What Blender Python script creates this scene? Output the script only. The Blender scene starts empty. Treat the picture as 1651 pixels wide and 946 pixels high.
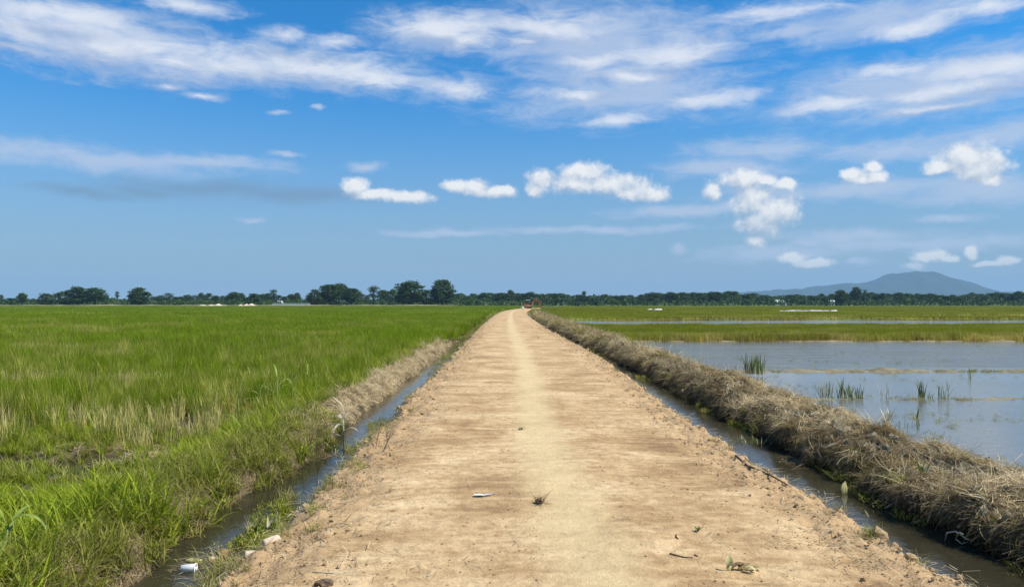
import bpy, math, random
import numpy as np
from mathutils import Vector
sc = bpy.context.scene
COL = sc.collection
R = math.radians
rng = np.random.default_rng(7)
random.seed(7)

# ------------------------------------------------------------------ camera, sky, sun, exposure
F, CXP, HY, CAMZ = 1190.0, 818.0, 488.0, 1.8        # focal length in photo pixels, column of +Y, horizon row, eye height
cam = bpy.data.cameras.new('camera'); cam_o = bpy.data.objects.new('camera', cam); COL.objects.link(cam_o)
cam.sensor_width = 36; cam.lens = 36 * F / 1651; cam.clip_end = 30000; cam.clip_start = 0.05
cam_o.location = (0, 0, CAMZ)
cam_o.rotation_euler = (R(90) + math.atan((HY - 473) / F), 0, -math.atan((825.5 - CXP) / F))
sc.camera = cam_o
sc.view_settings.view_transform = 'Standard'; sc.view_settings.look = 'None'
sc.view_settings.exposure = 0.3; sc.view_settings.gamma = 1.0; sc.view_settings.use_curve_mapping = False
sc.render.engine = 'CYCLES'
sc.cycles.use_denoising = True
sc.cycles.max_bounces = 6; sc.cycles.diffuse_bounces = 2; sc.cycles.glossy_bounces = 3
sc.cycles.transmission_bounces = 3; sc.cycles.transparent_max_bounces = 8; sc.cycles.volume_bounces = 1
sc.cycles.caustics_reflective = False; sc.cycles.caustics_refractive = False

SUN_AZ, SUN_EL = 102.0, 50.0
sun = bpy.data.lights.new('sun', 'SUN'); sun_o = bpy.data.objects.new('sun', sun); COL.objects.link(sun_o)
sun.energy = 5.0; sun.angle = R(0.5); sun.color = (1.0, 0.94, 0.84)
sd = Vector((math.cos(R(SUN_EL)) * math.sin(R(SUN_AZ)), math.cos(R(SUN_EL)) * math.cos(R(SUN_AZ)), math.sin(R(SUN_EL))))
sun_o.rotation_euler = sd.to_track_quat('Z', 'Y').to_euler()


class NT:
    """small helper for writing node trees"""
    def __init__(s, tree): s.t = tree
    def n(s, typ, **kw):
        nd = s.t.nodes.new(typ)
        for k, v in kw.items(): setattr(nd, k, v)
        return nd
    def put(s, sock, v):
        if isinstance(v, bpy.types.NodeSocket): s.t.links.new(v, sock)
        elif v is not None: sock.default_value = v
    def m(s, op, a, b=None, c=None, clamp=False):
        nd = s.n('ShaderNodeMath', operation=op, use_clamp=clamp)
        for i, v in enumerate((a, b, c)):
            if v is not None: s.put(nd.inputs[i], v)
        return nd.outputs[0]
    def vm(s, op, a, b=None, c=None):
        nd = s.n('ShaderNodeVectorMath', operation=op)
        for i, v in enumerate((a, b, c)):
            if v is not None: s.put(nd.inputs[i], v)
        return nd.outputs['Value'] if op in ('LENGTH', 'DOT_PRODUCT', 'DISTANCE') else nd.outputs[0]
    def noise(s, vec, scale, detail=4, rough=.55, dist=0.0, color=False, lac=2.0):
        nd = s.n('ShaderNodeTexNoise')
        nd.noise_dimensions = '3D'
        s.put(nd.inputs['Vector'], vec); nd.inputs['Scale'].default_value = scale; nd.inputs['Detail'].default_value = detail
        nd.inputs['Roughness'].default_value = rough; nd.inputs['Distortion'].default_value = dist; nd.inputs['Lacunarity'].default_value = lac
        return nd.outputs['Color'] if color else nd.outputs['Fac']
    def ss(s, x, a, b):
        nd = s.n('ShaderNodeMapRange', interpolation_type='SMOOTHSTEP')
        s.put(nd.inputs[0], x); nd.inputs[1].default_value = a; nd.inputs[2].default_value = b
        return nd.outputs[0]
    def mix(s, f, a, b, mode='MIX'):
        nd = s.n('ShaderNodeMix', data_type='RGBA', blend_type=mode)
        s.put(nd.inputs[0], f)
        for sock, v in ((nd.inputs[6], a), (nd.inputs[7], b)):
            s.put(sock, tuple(v) + (1,) if isinstance(v, (tuple, list)) and len(v) == 3 else v)
        return nd.outputs[2]
    def ramp(s, f, stops):
        nd = s.n('ShaderNodeValToRGB'); el = nd.color_ramp.elements
        while len(el) < len(stops): el.new(0.5)
        for e, (p, c) in zip(el, stops): e.position = p; e.color = tuple(c) + (1,)
        s.put(nd.inputs[0], f)
        return nd.outputs[0]


def build_world():
    w = bpy.data.worlds.new('World'); sc.world = w; w.use_nodes = True
    w.cycles.sampling_method = 'MANUAL'; w.cycles.sample_map_resolution = 256
    t = w.node_tree; t.nodes.clear(); g = NT(t)
    out = g.n('ShaderNodeOutputWorld'); bg = g.n('ShaderNodeBackground')
    t.links.new(bg.outputs[0], out.inputs[0])
    sky = g.n('ShaderNodeTexSky', sky_type='NISHITA'); sky.sun_disc = False
    sky.sun_elevation = R(SUN_EL); sky.sun_rotation = R(SUN_AZ); sky.altitude = 0; sky.air_density = 1.0; sky.dust_density = 0.6; sky.ozone_density = 3.0
    d = g.vm('NORMALIZE', g.n('ShaderNodeTexCoord').outputs['Generated'])
    sep = g.n('ShaderNodeSeparateXYZ'); g.put(sep.inputs[0], d)
    az = g.m('ARCTAN2', sep.outputs[0], sep.outputs[1]); el = g.m('ARCSINE', sep.outputs[2])
    comb = g.n('ShaderNodeCombineXYZ'); g.put(comb.inputs[0], az); g.put(comb.inputs[1], el); P = comb.outputs[0]
    # clear air: the physical sky, richer in colour
    hs = g.n('ShaderNodeHueSaturation'); hs.inputs['Saturation'].default_value = 1.0; hs.inputs['Value'].default_value = 1.0; hs.inputs['Hue'].default_value = 0.5
    g.put(hs.inputs['Color'], sky.outputs[0])
    base = g.mix(1.0, hs.outputs[0], (0.011, 0.083, 0.131), 'MULTIPLY')
    # pale humid air low over the plain, all the way round
    veil = g.m('MULTIPLY', g.ss(el, 0.32, -0.03), 0.92)
    base = g.mix(veil, base, (0.300, 0.355, 0.415))

    def px(x, y):
        a = math.atan((x - CXP) / F); return a, math.atan((HY - y) / F * math.cos(a))

    def field(blobs, warp, k=1.0):
        """min of elliptical distances: 0 in a blob's middle, 1 on its rim"""
        D = None
        for bx, by, rx, ry in blobs:
            a, e = px(bx, by)
            ca = math.cos(a)
            ix, iy = F / rx / ca / k, F / ry / ca / k
            q = g.vm('LENGTH', g.vm('MULTIPLY_ADD', warp, (ix, iy, 0), (-a * ix, -e * iy, 0)))
            D = q if D is None else g.m('SMOOTH_MIN', D, q, 0.25)
        return D

    st = g.vm('MULTIPLY', P, (1.0, 3.2, 1.0))
    nz_c = g.noise(P, 12.0, 5, .62, color=True)
    w1 = g.vm('ADD', P, g.vm('MULTIPLY', g.vm('SUBTRACT', nz_c, (.5, .5, .5)), (.060, .026, 0)))
    n1 = g.noise(st, 6.0, 8, .60, 0.5)
    n1b = g.noise(g.vm('ADD', st, (3.1, 1.7, 0)), 19.0, 7, .64, 0.6)
    S = [(30, 50, 120, 44), (150, 72, 140, 48), (280, 96, 150, 40), (400, 106, 160, 32), (520, 114, 150, 26), (615, 126, 75, 15), (20, 78, 100, 12), (100, 22, 120, 16),
         (265, 136, 42, 9), (322, 152, 46, 8), (455, 54, 40, 14), (540, 66, 50, 14), (300, 6, 80, 13),
         (705, 42, 100, 22), (750, 66, 60, 16), (740, 142, 40, 16),
         (890, 46, 90, 22), (1085, 85, 95, 26), (960, 95, 70, 10), (1030, 122, 80, 12), (1000, 192, 56, 10), (1150, 158, 80, 14), (850, 68, 40, 8), (940, 150, 80, 10),
         (1265, 14, 90, 14), (1470, 46, 60, 14), (1600, 8, 70, 11),
         (1620, 105, 120, 20), (1560, 140, 130, 14), (1440, 112, 70, 10), (1345, 168, 70, 13), (1500, 172, 80, 8)]
    D1 = field(S, w1, 1.12)
    core = g.m('SUBTRACT', 1.0, D1)
    nn1 = g.m('ADD', g.m('MULTIPLY', g.m('SUBTRACT', n1, .5), 1.5), g.m('MULTIPLY', g.m('SUBTRACT', n1b, .5), 2.1))
    de1 = g.m('ADD', g.m('MULTIPLY', core, 1.45), nn1)
    up1 = (0.010, 0.022, 0)
    D1u = field(S, g.vm('ADD', w1, up1), 1.12)
    n1u = g.noise(g.vm('ADD', st, (0.010, 0.07, 0)), 6.0, 8, .60, 0.5)
    rise1 = g.m('ADD', g.m('MULTIPLY', g.m('SUBTRACT', D1u, D1), 1.1), g.m('MULTIPLY', g.m('SUBTRACT', n1, n1u), 2.0))
    # the layer goes on outside the part in view: the same streaky banks
    pl = g.n('ShaderNodeCombineXYZ')
    zz = g.m('MAXIMUM', sep.outputs[2], 0.06)
    g.put(pl.inputs[0], g.m('DIVIDE', sep.outputs[0], zz)); g.put(pl.inputs[1], g.m('DIVIDE', sep.outputs[1], zz))
    n_out = g.noise(pl.outputs[0], 0.42, 7, .6, .5)
    aza = g.m('ABSOLUTE', g.m('SUBTRACT', az, 0.006))
    out_view = g.m('MAXIMUM', g.ss(aza, 0.66, 0.85), g.ss(el, 0.42, 0.55))
    d_out = g.m('MULTIPLY', g.m('MULTIPLY', g.ss(n_out, 0.50, 0.72), out_view), g.ss(el, 0.05, 0.2))
    a1 = g.m('MULTIPLY', g.ss(de1, -0.40, 1.70), 0.84)
    a1 = g.m('MAXIMUM', a1, g.m('MULTIPLY', d_out, 0.8))
    # tone of the layer: bright ridges, greyer undersides
    br1 = g.m('ADD', g.m('MULTIPLY_ADD', rise1, .95, .42), g.m('MULTIPLY', g.m('SUBTRACT', n1b, .5), .7), clamp=True)
    c1 = g.mix(br1, (0.30, 0.385, 0.56), (0.70, 0.72, 0.77))
    # thin veils
    V = [(120, 52, 230, 62), (430, 106, 260, 38), (700, 46, 130, 34), (960, 70, 230, 80), (1000, 150, 240, 50), (1080, 70, 170, 60), (740, 140, 80, 28), (1470, 138, 240, 54), (1440, 26, 220, 36), (1290, 48, 120, 12), (1600, 110, 150, 50),
         (1240, 238, 130, 22), (1460, 236, 190, 22), (1610, 215, 120, 24), (1180, 270, 110, 18), (140, 256, 240, 24), (330, 258, 120, 12), (1525, 350, 60, 8),
         (960, 372, 190, 8), (720, 378, 110, 7), (460, 246, 25, 6), (590, 267, 25, 9), (400, 355, 26, 6), (1580, 300, 110, 28), (1390, 380, 160, 14), (1360, 305, 200, 18), (1120, 340, 150, 12), (1480, 390, 200, 16), (1250, 410, 140, 14), (1300, 393, 30, 7), (1396, 420, 18, 8), (1097, 401, 16, 9), (1325, 300, 20, 7), (512, 178, 16, 5), (450, 183, 20, 5)]
    D2 = field(V, w1)
    de2 = g.m('ADD', g.m('MULTIPLY', g.m('SUBTRACT', 1.0, D2), 1.2), g.m('MULTIPLY', nn1, .9))
    a2 = g.m('MULTIPLY', g.ss(de2, -0.40, 1.10), 0.80)
    # dim grey-blue bank low on the left
    K = [(330, 304, 170, 20), (450, 312, 220, 20), (240, 308, 100, 15), (140, 312, 100, 13)]
    D3 = field(K, w1)
    de3 = g.m('ADD', g.m('SUBTRACT', 1.0, D3), g.m('MULTIPLY', g.m('SUBTRACT', n1, .5), 1.3))
    a3 = g.m('MULTIPLY', g.ss(de3, -.2, 1.0), 0.85)
    # heaped clouds
    w4 = g.vm('ADD', P, g.vm('MULTIPLY', g.vm('SUBTRACT', g.noise(P, 34.0, 4, .62, color=True), (.5, .5, .5)), (.013, .010, 0)))
    C = [(573, 303, 20, 13), (600, 315, 40, 9), (655, 319, 40, 9), (735, 302, 22, 11), (765, 303, 24, 13), (805, 310, 30, 10),
         (872, 293, 22, 17), (862, 305, 16, 12), (942, 278, 34, 15), (925, 295, 40, 17), (985, 298, 50, 17), (1025, 310, 42, 14), (1055, 315, 22, 12),
         (1200, 292, 34, 16), (1150, 309, 15, 16), (1215, 320, 36, 28), (1255, 340, 32, 26), (1225, 362, 34, 24), (1220, 385, 18, 12), (1268, 296, 16, 10), (1238, 291, 16, 9),
         (1400, 287, 30, 11), (1410, 270, 12, 8), (1378, 280, 16, 9), (1562, 256, 42, 26), (1590, 270, 36, 24), (1525, 268, 30, 12), (1606, 290, 15, 10),
         (1503, 413, 26, 10), (1480, 428, 18, 7), (1530, 418, 16, 7), (1570, 408, 9, 11), (1592, 424, 24, 4), (1628, 421, 14, 7),
         (1280, 416, 20, 9), (1312, 425, 28, 7)]
    D4 = field(C, w4, 1.3)
    def puff(vec):
        a_ = g.n('ShaderNodeTexVoronoi', voronoi_dimensions='2D', feature='F1'); g.put(a_.inputs['Vector'], vec)
        a_.inputs['Scale'].default_value = 44.0; a_.inputs['Detail'].default_value = 2.5; a_.inputs['Roughness'].default_value = .55; a_.inputs['Lacunarity'].default_value = 2.3
        return a_.outputs['Distance']
    n4 = g.m('SUBTRACT', 1.0, puff(w4))
    big = g.noise(P, 30.0, 4, .6)
    D4u = field(C, g.vm('ADD', w4, (0.005, 0.011, 0)), 1.3)
    rise4 = g.m('SUBTRACT', D4u, D4)
    de4 = g.m('ADD', g.m('ADD', g.m('MULTIPLY', g.m('SUBTRACT', 1.08, D4), 2.3), g.m('MULTIPLY', rise4, .25)), g.m('ADD', g.m('MULTIPLY', g.m('ADD', g.m('SUBTRACT', n4, .60), g.m('SUBTRACT', g.noise(P, 120.0, 5, .65), .5)), .72), g.m('MULTIPLY', g.m('SUBTRACT', big, .5), 1.2)))
    lowfade = g.ss(el, 0.0, 0.085)
    a4 = g.m('MULTIPLY', g.ss(de4, -0.28, 1.30), g.m('MULTIPLY_ADD', lowfade, .45, .50))
    off = g.vm('ADD', P, (0.006, 0.011, 0))
    n4b = g.m('SUBTRACT', 1.0, puff(g.vm('ADD', w4, (0.005, 0.009, 0))))
    bigo = g.noise(off, 30.0, 4, .6)
    lit = g.m('ADD', g.m('MULTIPLY', g.m('SUBTRACT', n4, n4b), .30), g.m('MULTIPLY', g.m('SUBTRACT', big, bigo), 1.2))
    br4 = g.m('ADD', g.m('MULTIPLY_ADD', lit, 1.3, 0.46), g.m('MULTIPLY', rise4, .85), clamp=True)
    c4 = g.mix(br4, (0.38, 0.45, 0.55), (0.80, 0.795, 0.78))
    col = g.mix(a2, base, (0.43, 0.51, 0.66))
    col = g.mix(a3, col, (0.155, 0.262, 0.405))
    col = g.mix(a1, col, c1)
    col = g.mix(a4, col, c4)
    # below the horizon the far plain
    col = g.mix(g.ss(el, -0.004, -0.03), col, (0.10, 0.14, 0.07))
    g.put(bg.inputs[0], col); bg.inputs[1].default_value = 1.0


build_world()

# ------------------------------------------------------------------ helpers
def tag(o, label=None, cat=None, group=None, kind=None):
    for k, v in (('label', label), ('category', cat), ('group', group), ('kind', kind)):
        if v: o[k] = v
    return o

def mesh_np(name, V, faces, mat=None, smooth=False, attrs=None):
    """V (n,3), faces: list of (m,k) integer arrays"""
    me = bpy.data.meshes.new(name)
    V = np.asarray(V, np.float32)
    if isinstance(faces, np.ndarray): faces = [faces]
    loops = np.concatenate([f.ravel() for f in faces]).astype(np.int32)
    tot = np.concatenate([np.full(len(f), f.shape[1], np.int32) for f in faces])
    start = np.concatenate([[0], np.cumsum(tot)[:-1]]).astype(np.int32)
    me.vertices.add(len(V)); me.vertices.foreach_set('co', V.ravel())
    me.loops.add(len(loops)); me.loops.foreach_set('vertex_index', loops)
    me.polygons.add(len(tot)); me.polygons.foreach_set('loop_start', start); me.polygons.foreach_set('loop_total', tot)
    if smooth: me.polygons.foreach_set('use_smooth', np.ones(len(tot), bool))
    for k, a in (attrs or {}).items():
        at = me.attributes.new(k, 'FLOAT', 'POINT'); at.data.foreach_set('value', np.asarray(a, np.float32))
    if mat: me.materials.append(mat)
    me.update(calc_edges=True); me.validate()
    return me

def link(name, me, parent=None, loc=None, rot=None):
    o = bpy.data.objects.new(name, me); COL.objects.link(o)
    if parent: o.parent = parent
    if loc is not None: o.location = loc
    if rot is not None: o.rotation_euler = rot
    return o

def empty(name, loc, rz=0.0):
    o = bpy.data.objects.new(name, None); COL.objects.link(o); o.location = loc; o.rotation_euler = (0, 0, rz); o.empty_display_size = .2
    return o

_perm = np.random.default_rng(3).permutation(512).astype(np.int64)
_perm = np.concatenate([_perm, _perm, _perm])
def _grad(ix, iy):
    h = _perm[(_perm[ix & 511] + iy) & 511] * (2 * np.pi / 512)
    return np.cos(h), np.sin(h)
def perlin(x, y):
    x = np.asarray(x, float); y = np.asarray(y, float)
    x0 = np.floor(x).astype(np.int64); y0 = np.floor(y).astype(np.int64)
    fx, fy = x - x0, y - y0
    u, v = fx ** 3 * (fx * (fx * 6 - 15) + 10), fy ** 3 * (fy * (fy * 6 - 15) + 10)
    def dot(i, j):
        gx, gy = _grad(x0 + i, y0 + j); return gx * (fx - i) + gy * (fy - j)
    a = dot(0, 0) * (1 - u) + dot(1, 0) * u; b = dot(0, 1) * (1 - u) + dot(1, 1) * u
    return (a * (1 - v) + b * v) * 1.5
def fbm(x, y, o=4, gain=.5):
    s = 0; a = 1.0; f = 1.0
    for i in range(o):
        s = s + a * perlin(x * f + 17.3 * i, y * f + 9.1 * i); a *= gain; f *= 2.03
    return s
def sstep(a, b, x):
    t = np.clip((x - a) / (b - a), 0, 1); return t * t * (3 - 2 * t)

def grid_faces(nr, nc):
    i = np.arange(nr - 1)[:, None] * nc + np.arange(nc - 1)[None, :]
    return np.stack([i, i + 1, i + nc + 1, i + nc], -1).reshape(-1, 4)

def at(x, y, z):
    """the point at height z seen at photo pixel (x, y)"""
    d = (CAMZ - z) * F / (y - HY); return np.array([(x - CXP) / F * d, d, z])

# ------------------------------------------------------------------ the lie of the land
WATER = -0.45
_cy = np.array([-40, 30, 50, 86, 126, 170, 205, 238, 300, 420, 600.])
_cv = np.array([.62, .62, .38, .42, .65, 1.7, 3.8, 6.6, 13.5, 30, 60.])
def cen(y):
    y = np.asarray(y, float)
    return sum(np.interp(y + k * 5, _cy, _cv) for k in (-2, -1, 0, 1, 2)) / 5
def road_l(y):
    return cen(y) - 2.47 + 0.10 * fbm(np.asarray(y) * .45, 3.3, 3) + .05 * fbm(np.asarray(y) * 2.2, 8.3, 3)
def road_r(y):
    return cen(y) + np.interp(y, [0, 4.5, 6, 14, 24, 60], [2.5, 2.45, 2.27, 2.30, 2.52, 2.4]) + 0.09 * fbm(np.asarray(y) * .4, 23.3, 3) + .06 * fbm(np.asarray(y) * 2.4, 28.3, 3)
def ruts(x, y):
    return .012 * fbm(x * 1.1, y * 3.2, 5, .6) * sstep(-.5, .5, fbm(x * .5 + 3, y * .5, 2)) + .018 * fbm(x * .6 + 5, y * .6, 4)
def road_z(x, y):
    l, r = road_l(y), road_r(y)
    e = np.minimum(x - l, r - x)                       # distance inside the edge
    rough = sstep(.95, .0, e)
    z = ruts(x, y) - .05 * rough + rough * (.060 * fbm(x * 3.5, y * 3.5, 5, .6) + .03 * np.abs(fbm(x * 11, y * 11, 3)))
    out = np.clip(-e, 0, 2)
    z = z - .55 * sstep(0, .42, out) - out * .35 - .06
    z = z + .06 * sstep(-.25, .35, e)
    return z
def track_x(y):
    return np.interp(y, [0, 4.7, 8.9, 12, 19, 60], [.72, .66, .42, .44, .53, .55]) - .62 + cen(y)
LX = -2.9
def lbank(y):                                          # waterline of the left bank
    y = np.asarray(y, float); return LX - .22 * sstep(9.5, 7.5, y) + (cen(y) - .62) + .18 * fbm(y * .35, 40.2, 3) + .06 * fbm(y * 1.7, 44.2, 2)
def pools(x, y):
    p = np.full_like(x, -9.0)
    for cx_, cy_, rx, ry in ((-5.9, 9.9, 1.15, .75), (-7.6, 10.0, 1.5, .7), (-4.6, 9.3, .3, .2), (-9.5, 11.2, 1.4, .4), (-11, 10.5, 2, 1.0)):
        p = np.maximum(p, 1 - np.sqrt(((x - cx_) / rx) ** 2 + ((y - cy_) / ry) ** 2) + .35 * fbm(x * 1.6, y * 1.6, 3))
    return p
def ground_z(x, y):
    sh = cen(y) - .62
    xl = lbank(y)
    left = -.36 + .05 * fbm(x * .7, y * .7, 3) - .18 * sstep(0, .35, pools(x, y)) + .12 * sstep(1.2, .5, xl - x) * sstep(.0, .35, xl - x)
    left = left - .55 * sstep(.12, -.25, xl - x)
    rx = x - sh
    wet = (y < 43.5 + 1.2 * fbm(x * .09, 5.5, 3)) | ((y > 66 + 1.5 * fbm(x * .07, 9.5, 3)) & (y < 98 + 5 * fbm(x * .03, 2.5, 3) - np.clip((40 - x), 0, 40) * .25))
    wet |= (y > 108) & (y < 124 + 8 * fbm(x * .02, 1.5, 3)) & (x > 36 + 6 * fbm(y * .1, 4.4, 2))
    right = np.where(wet, -.72, np.where(y > 90, -.36 + .04 * fbm(x * .1, y * .1, 3), -.475))
    mid = np.full_like(x, -.85)
    z = np.where(x < xl + .25, left, np.where(rx > 6.2, right, mid))
    z = np.where((y < -5), -.4, z)
    return z

def axis(fine, far, step0, grow):
    v = [0.0]; s = step0
    while v[-1] < far:
        v.append(v[-1] + s)
        if v[-1] > fine: s *= grow
    return np.array(v)
# ------------------------------------------------------------------ materials
def new_mat(name):
    m = bpy.data.materials.new(name); m.use_nodes = True; m.node_tree.nodes.clear()
    g = NT(m.node_tree); out = g.n('ShaderNodeOutputMaterial'); return m, g, out
def principled(g, out, col, rough=.8, spec=.3, normal=None):
    b = g.n('ShaderNodeBsdfPrincipled'); g.put(b.inputs['Base Color'], tuple(col) + (1,) if isinstance(col, (tuple, list)) else col)
    g.put(b.inputs['Roughness'], rough); b.inputs['Specular IOR Level'].default_value = spec
    if normal is not None: g.put(b.inputs['Normal'], normal)
    g.t.links.new(b.outputs[0], out.inputs[0]); return b
def bump(g, h, strength=.5, dist=.02):
    b = g.n('ShaderNodeBump'); b.inputs['Strength'].default_value = strength; b.inputs['Distance'].default_value = dist; g.put(b.inputs['Height'], h); return b.outputs[0]
def pos(g): return g.n('ShaderNodeNewGeometry').outputs['Position']
def attr(g, name, inst=False): return g.n('ShaderNodeAttribute', attribute_name=name, attribute_type='INSTANCER' if inst else 'GEOMETRY').outputs['Fac']

def mat_road():
    m, g, out = new_mat('dry_earth_road'); p = pos(g)
    sepx = g.n('ShaderNodeSeparateXYZ'); g.put(sepx.inputs[0], p)
    streak = g.noise(g.vm('ADD', g.vm('MULTIPLY', p, (.75, 4.6, 1)), g.vm('MULTIPLY', g.noise(p, 1.1, 3, .6, color=True), (0, 1.4, 0))), 1.0, 7, .68, .5)
    patch = g.noise(p, .8, 6, .66, .6)
    fine = g.noise(p, 9, 6, .65)
    c = g.ramp(g.m('ADD', g.m('MULTIPLY', streak, .42), g.m('MULTIPLY', patch, .58)),
               [(.35, (.30, .180, .088)), (.455, (.480, .312, .152)), (.53, (.62, .425, .222)), (.63, (.73, .535, .300))])
    c = g.mix(g.m('MULTIPLY', g.ss(fine, .58, .40), .35), c, (.23, .135, .060))
    e = attr(g, 'edge')                                   # loose crumbled soil along both edges
    en = g.ss(g.m('ADD', e, g.m('MULTIPLY', g.m('SUBTRACT', g.noise(p, 2.2, 5, .65), .5), 1.0)), .25, .75)
    loose = g.mix(g.noise(p, 16, 5, .7), (.31, .185, .088), (.58, .40, .215))
    c = g.mix(g.m('MULTIPLY', en, .8), c, loose)
    tk = attr(g, 'track')                                 # strip worn smooth and dusty by wheels
    tkn = g.m('MULTIPLY', g.ss(g.m('ADD', tk, g.m('MULTIPLY', g.m('SUBTRACT', g.noise(p, 1.3, 5, .65), .5), 1.2)), .15, .95), .66)
    c = g.mix(tkn, c, (.66, .50, .265))
    wetm = g.ss(sepx.outputs[2], -.34, -.46)
    c = g.mix(wetm, c, (.075, .052, .030))
    hgt = g.m('ADD', g.m('MULTIPLY', streak, .4), g.m('ADD', g.m('MULTIPLY', fine, .5), g.m('MULTIPLY', g.noise(p, 45, 4, .7), .25)))
    principled(g, out, c, .95, .12, bump(g, hgt, .9, .045)); return m

def mat_earth(name, a, b, scale=3.0, wet=True):
    m, g, out = new_mat(name); p = pos(g)
    c = g.mix(g.ss(g.noise(p, scale, 6, .65), .35, .65), a, b)
    if wet:
        s = g.n('ShaderNodeSeparateXYZ'); g.put(s.inputs[0], p)
        c = g.mix(g.ss(s.outputs[2], -.30, -.44), c, (.035, .027, .017))
    principled(g, out, c, .95, .15, bump(g, g.noise(p, scale * 6, 6, .7), .8, .05)); return m

def mat_ground():
    m, g, out = new_mat('field_soil'); p = pos(g)
    s = g.n('ShaderNodeSeparateXYZ'); g.put(s.inputs[0], p)
    near = g.mix(g.ss(g.noise(p, 2.5, 6, .65), .38, .62), (.055, .043, .024), (.13, .105, .055))
    st = g.noise(g.vm('MULTIPLY', p, (.012, .05, 1)), 1.0, 5, .6)
    far = g.ramp(st, [(.3, (.070, .105, .008)), (.5, (.110, .150, .012)), (.62, (.165, .165, .025)), (.75, (.20, .165, .060))])
    c = g.mix(g.ss(s.outputs[1], 25, 90), near, far)
    c = g.mix(g.ss(s.outputs[2], -.42, -.55), c, (.040, .034, .022))
    principled(g, out, c, .95, .1, bump(g, g.noise(p, 14, 5, .7), .6, .04)); return m

def mat_water():
    m, g, out = new_mat('muddy_water'); p = pos(g)
    s = g.n('ShaderNodeSeparateXYZ'); g.put(s.inputs[0], p)
    pad = g.ss(s.outputs[0], 5.0, 7.0)                    # wind reaches the open paddies, not the ditches
    gust = g.ss(g.noise(g.vm('MULTIPLY', p, (.10, .55, 1)), 1.0, 5, .6, .4), .36, .64)
    band = g.m('MULTIPLY', g.ss(s.outputs[1], 24, 28), g.ss(s.outputs[1], 43, 36))
    wind = g.m('MULTIPLY', pad, g.m('ADD', g.m('MULTIPLY', band, g.m('MULTIPLY_ADD', gust, .85, .15)), g.m('MULTIPLY', gust, .05), clamp=True))
    rip = g.noise(g.vm('MULTIPLY', p, (1, 1.7, 1)), 5.5, 3, .6, .5)
    rip2 = g.noise(p, 1.3, 3, .5, .3)
    h = g.m('ADD', g.m('MULTIPLY', rip, g.m('MULTIPLY_ADD', wind, .10, .0035)), g.m('MULTIPLY', rip2, .004))
    b = g.n('ShaderNodeBump'); b.inputs['Strength'].default_value = 1.0; b.inputs['Distance'].default_value = 1.0; g.put(b.inputs['Height'], h)
    mud = g.mix(g.noise(p, .6, 4, .6), (.022, .020, .011), (.050, .044, .026))
    mud = g.mix(pad, mud, g.mix(g.noise(p, .25, 4, .6), (.115, .112, .092), (.185, .178, .150)))
    bs = principled(g, out, mud, g.m('MULTIPLY_ADD', wind, .22, .035), .5, b.outputs[0]); bs.inputs['IOR'].default_value = 1.33
    return m

def mat_blade(name, c1, c2, base, dry, trans=.35, base_top=.35, spec=.25, rough=.55, zone=None):
    m, g, out = new_mat(name)
    rnd, hh, tint = attr(g, 'rnd'), attr(g, 'hh'), attr(g, 'tint', True)
    c = g.mix(rnd, c1, c2)
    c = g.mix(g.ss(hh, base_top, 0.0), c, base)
    f = g.ss(g.m('ADD', tint, g.m('MULTIPLY', g.m('SUBTRACT', rnd, .5), .7)), .25, .95)
    c = g.mix(f, c, dry)
    vv = g.n('ShaderNodeCombineXYZ'); v_ = attr(g, 'val', True)
    v_ = g.m('ADD', v_, g.m('LESS_THAN', v_, .01))
    for k_ in range(3): g.put(vv.inputs[k_], v_)
    c = g.mix(1.0, c, vv.outputs[0], 'MULTIPLY')
    bs = g.n('ShaderNodeBsdfPrincipled'); g.put(bs.inputs['Base Color'], c); bs.inputs['Roughness'].default_value = rough; bs.inputs['Specular IOR Level'].default_value = spec
    tr = g.n('ShaderNodeBsdfTranslucent'); g.put(tr.inputs[0], g.mix(1.0, c, (1.15, 1.1, .6), 'MULTIPLY'))
    mx = g.n('ShaderNodeMixShader'); mx.inputs[0].default_value = trans
    g.t.links.new(bs.outputs[0], mx.inputs[1]); g.t.links.new(tr.outputs[0], mx.inputs[2]); g.t.links.new(mx.outputs[0], out.inputs[0])
    return m

def mat_plain(name, col, rough=.6, spec=.3, var=.25, scale=8.0, metal=0.0):
    m, g, out = new_mat(name)
    tc = g.n('ShaderNodeTexCoord').outputs['Object']
    n = g.noise(tc, scale, 5, .65)
    dark = tuple(c * (1 - var) for c in col); lite = tuple(min(1, c * (1 + var)) for c in col)
    b = principled(g, out, g.mix(g.ss(n, .3, .7), dark, lite), rough, spec, bump(g, n, .3, .01)); b.inputs['Metallic'].default_value = metal
    return m

M = {}
M['road'] = mat_road()
M['ground'] = mat_ground()
M['water'] = mat_water()
M['levee'] = mat_earth('levee_soil', (.085, .062, .036), (.250, .190, .115), 3.2)
M['bund'] = mat_earth('bund_mud', (.17, .14, .085), (.31, .26, .16), 2.0, False)
M['clod'] = mat_earth('earth_clod', (.42, .27, .135), (.62, .44, .245), 9.0)
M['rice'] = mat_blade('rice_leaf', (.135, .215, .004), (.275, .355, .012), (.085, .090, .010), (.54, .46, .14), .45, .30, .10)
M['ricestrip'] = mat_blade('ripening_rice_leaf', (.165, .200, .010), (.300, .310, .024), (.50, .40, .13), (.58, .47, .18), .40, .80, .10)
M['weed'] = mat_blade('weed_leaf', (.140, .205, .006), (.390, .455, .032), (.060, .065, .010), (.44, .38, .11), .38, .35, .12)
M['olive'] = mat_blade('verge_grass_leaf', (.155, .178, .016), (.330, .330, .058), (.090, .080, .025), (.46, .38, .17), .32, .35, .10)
M['straw'] = mat_blade('dry_straw', (.110, .075, .036), (.460, .345, .180), (.13, .09, .045), (.72, .57, .34), .15, .15, .12, .8)
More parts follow.
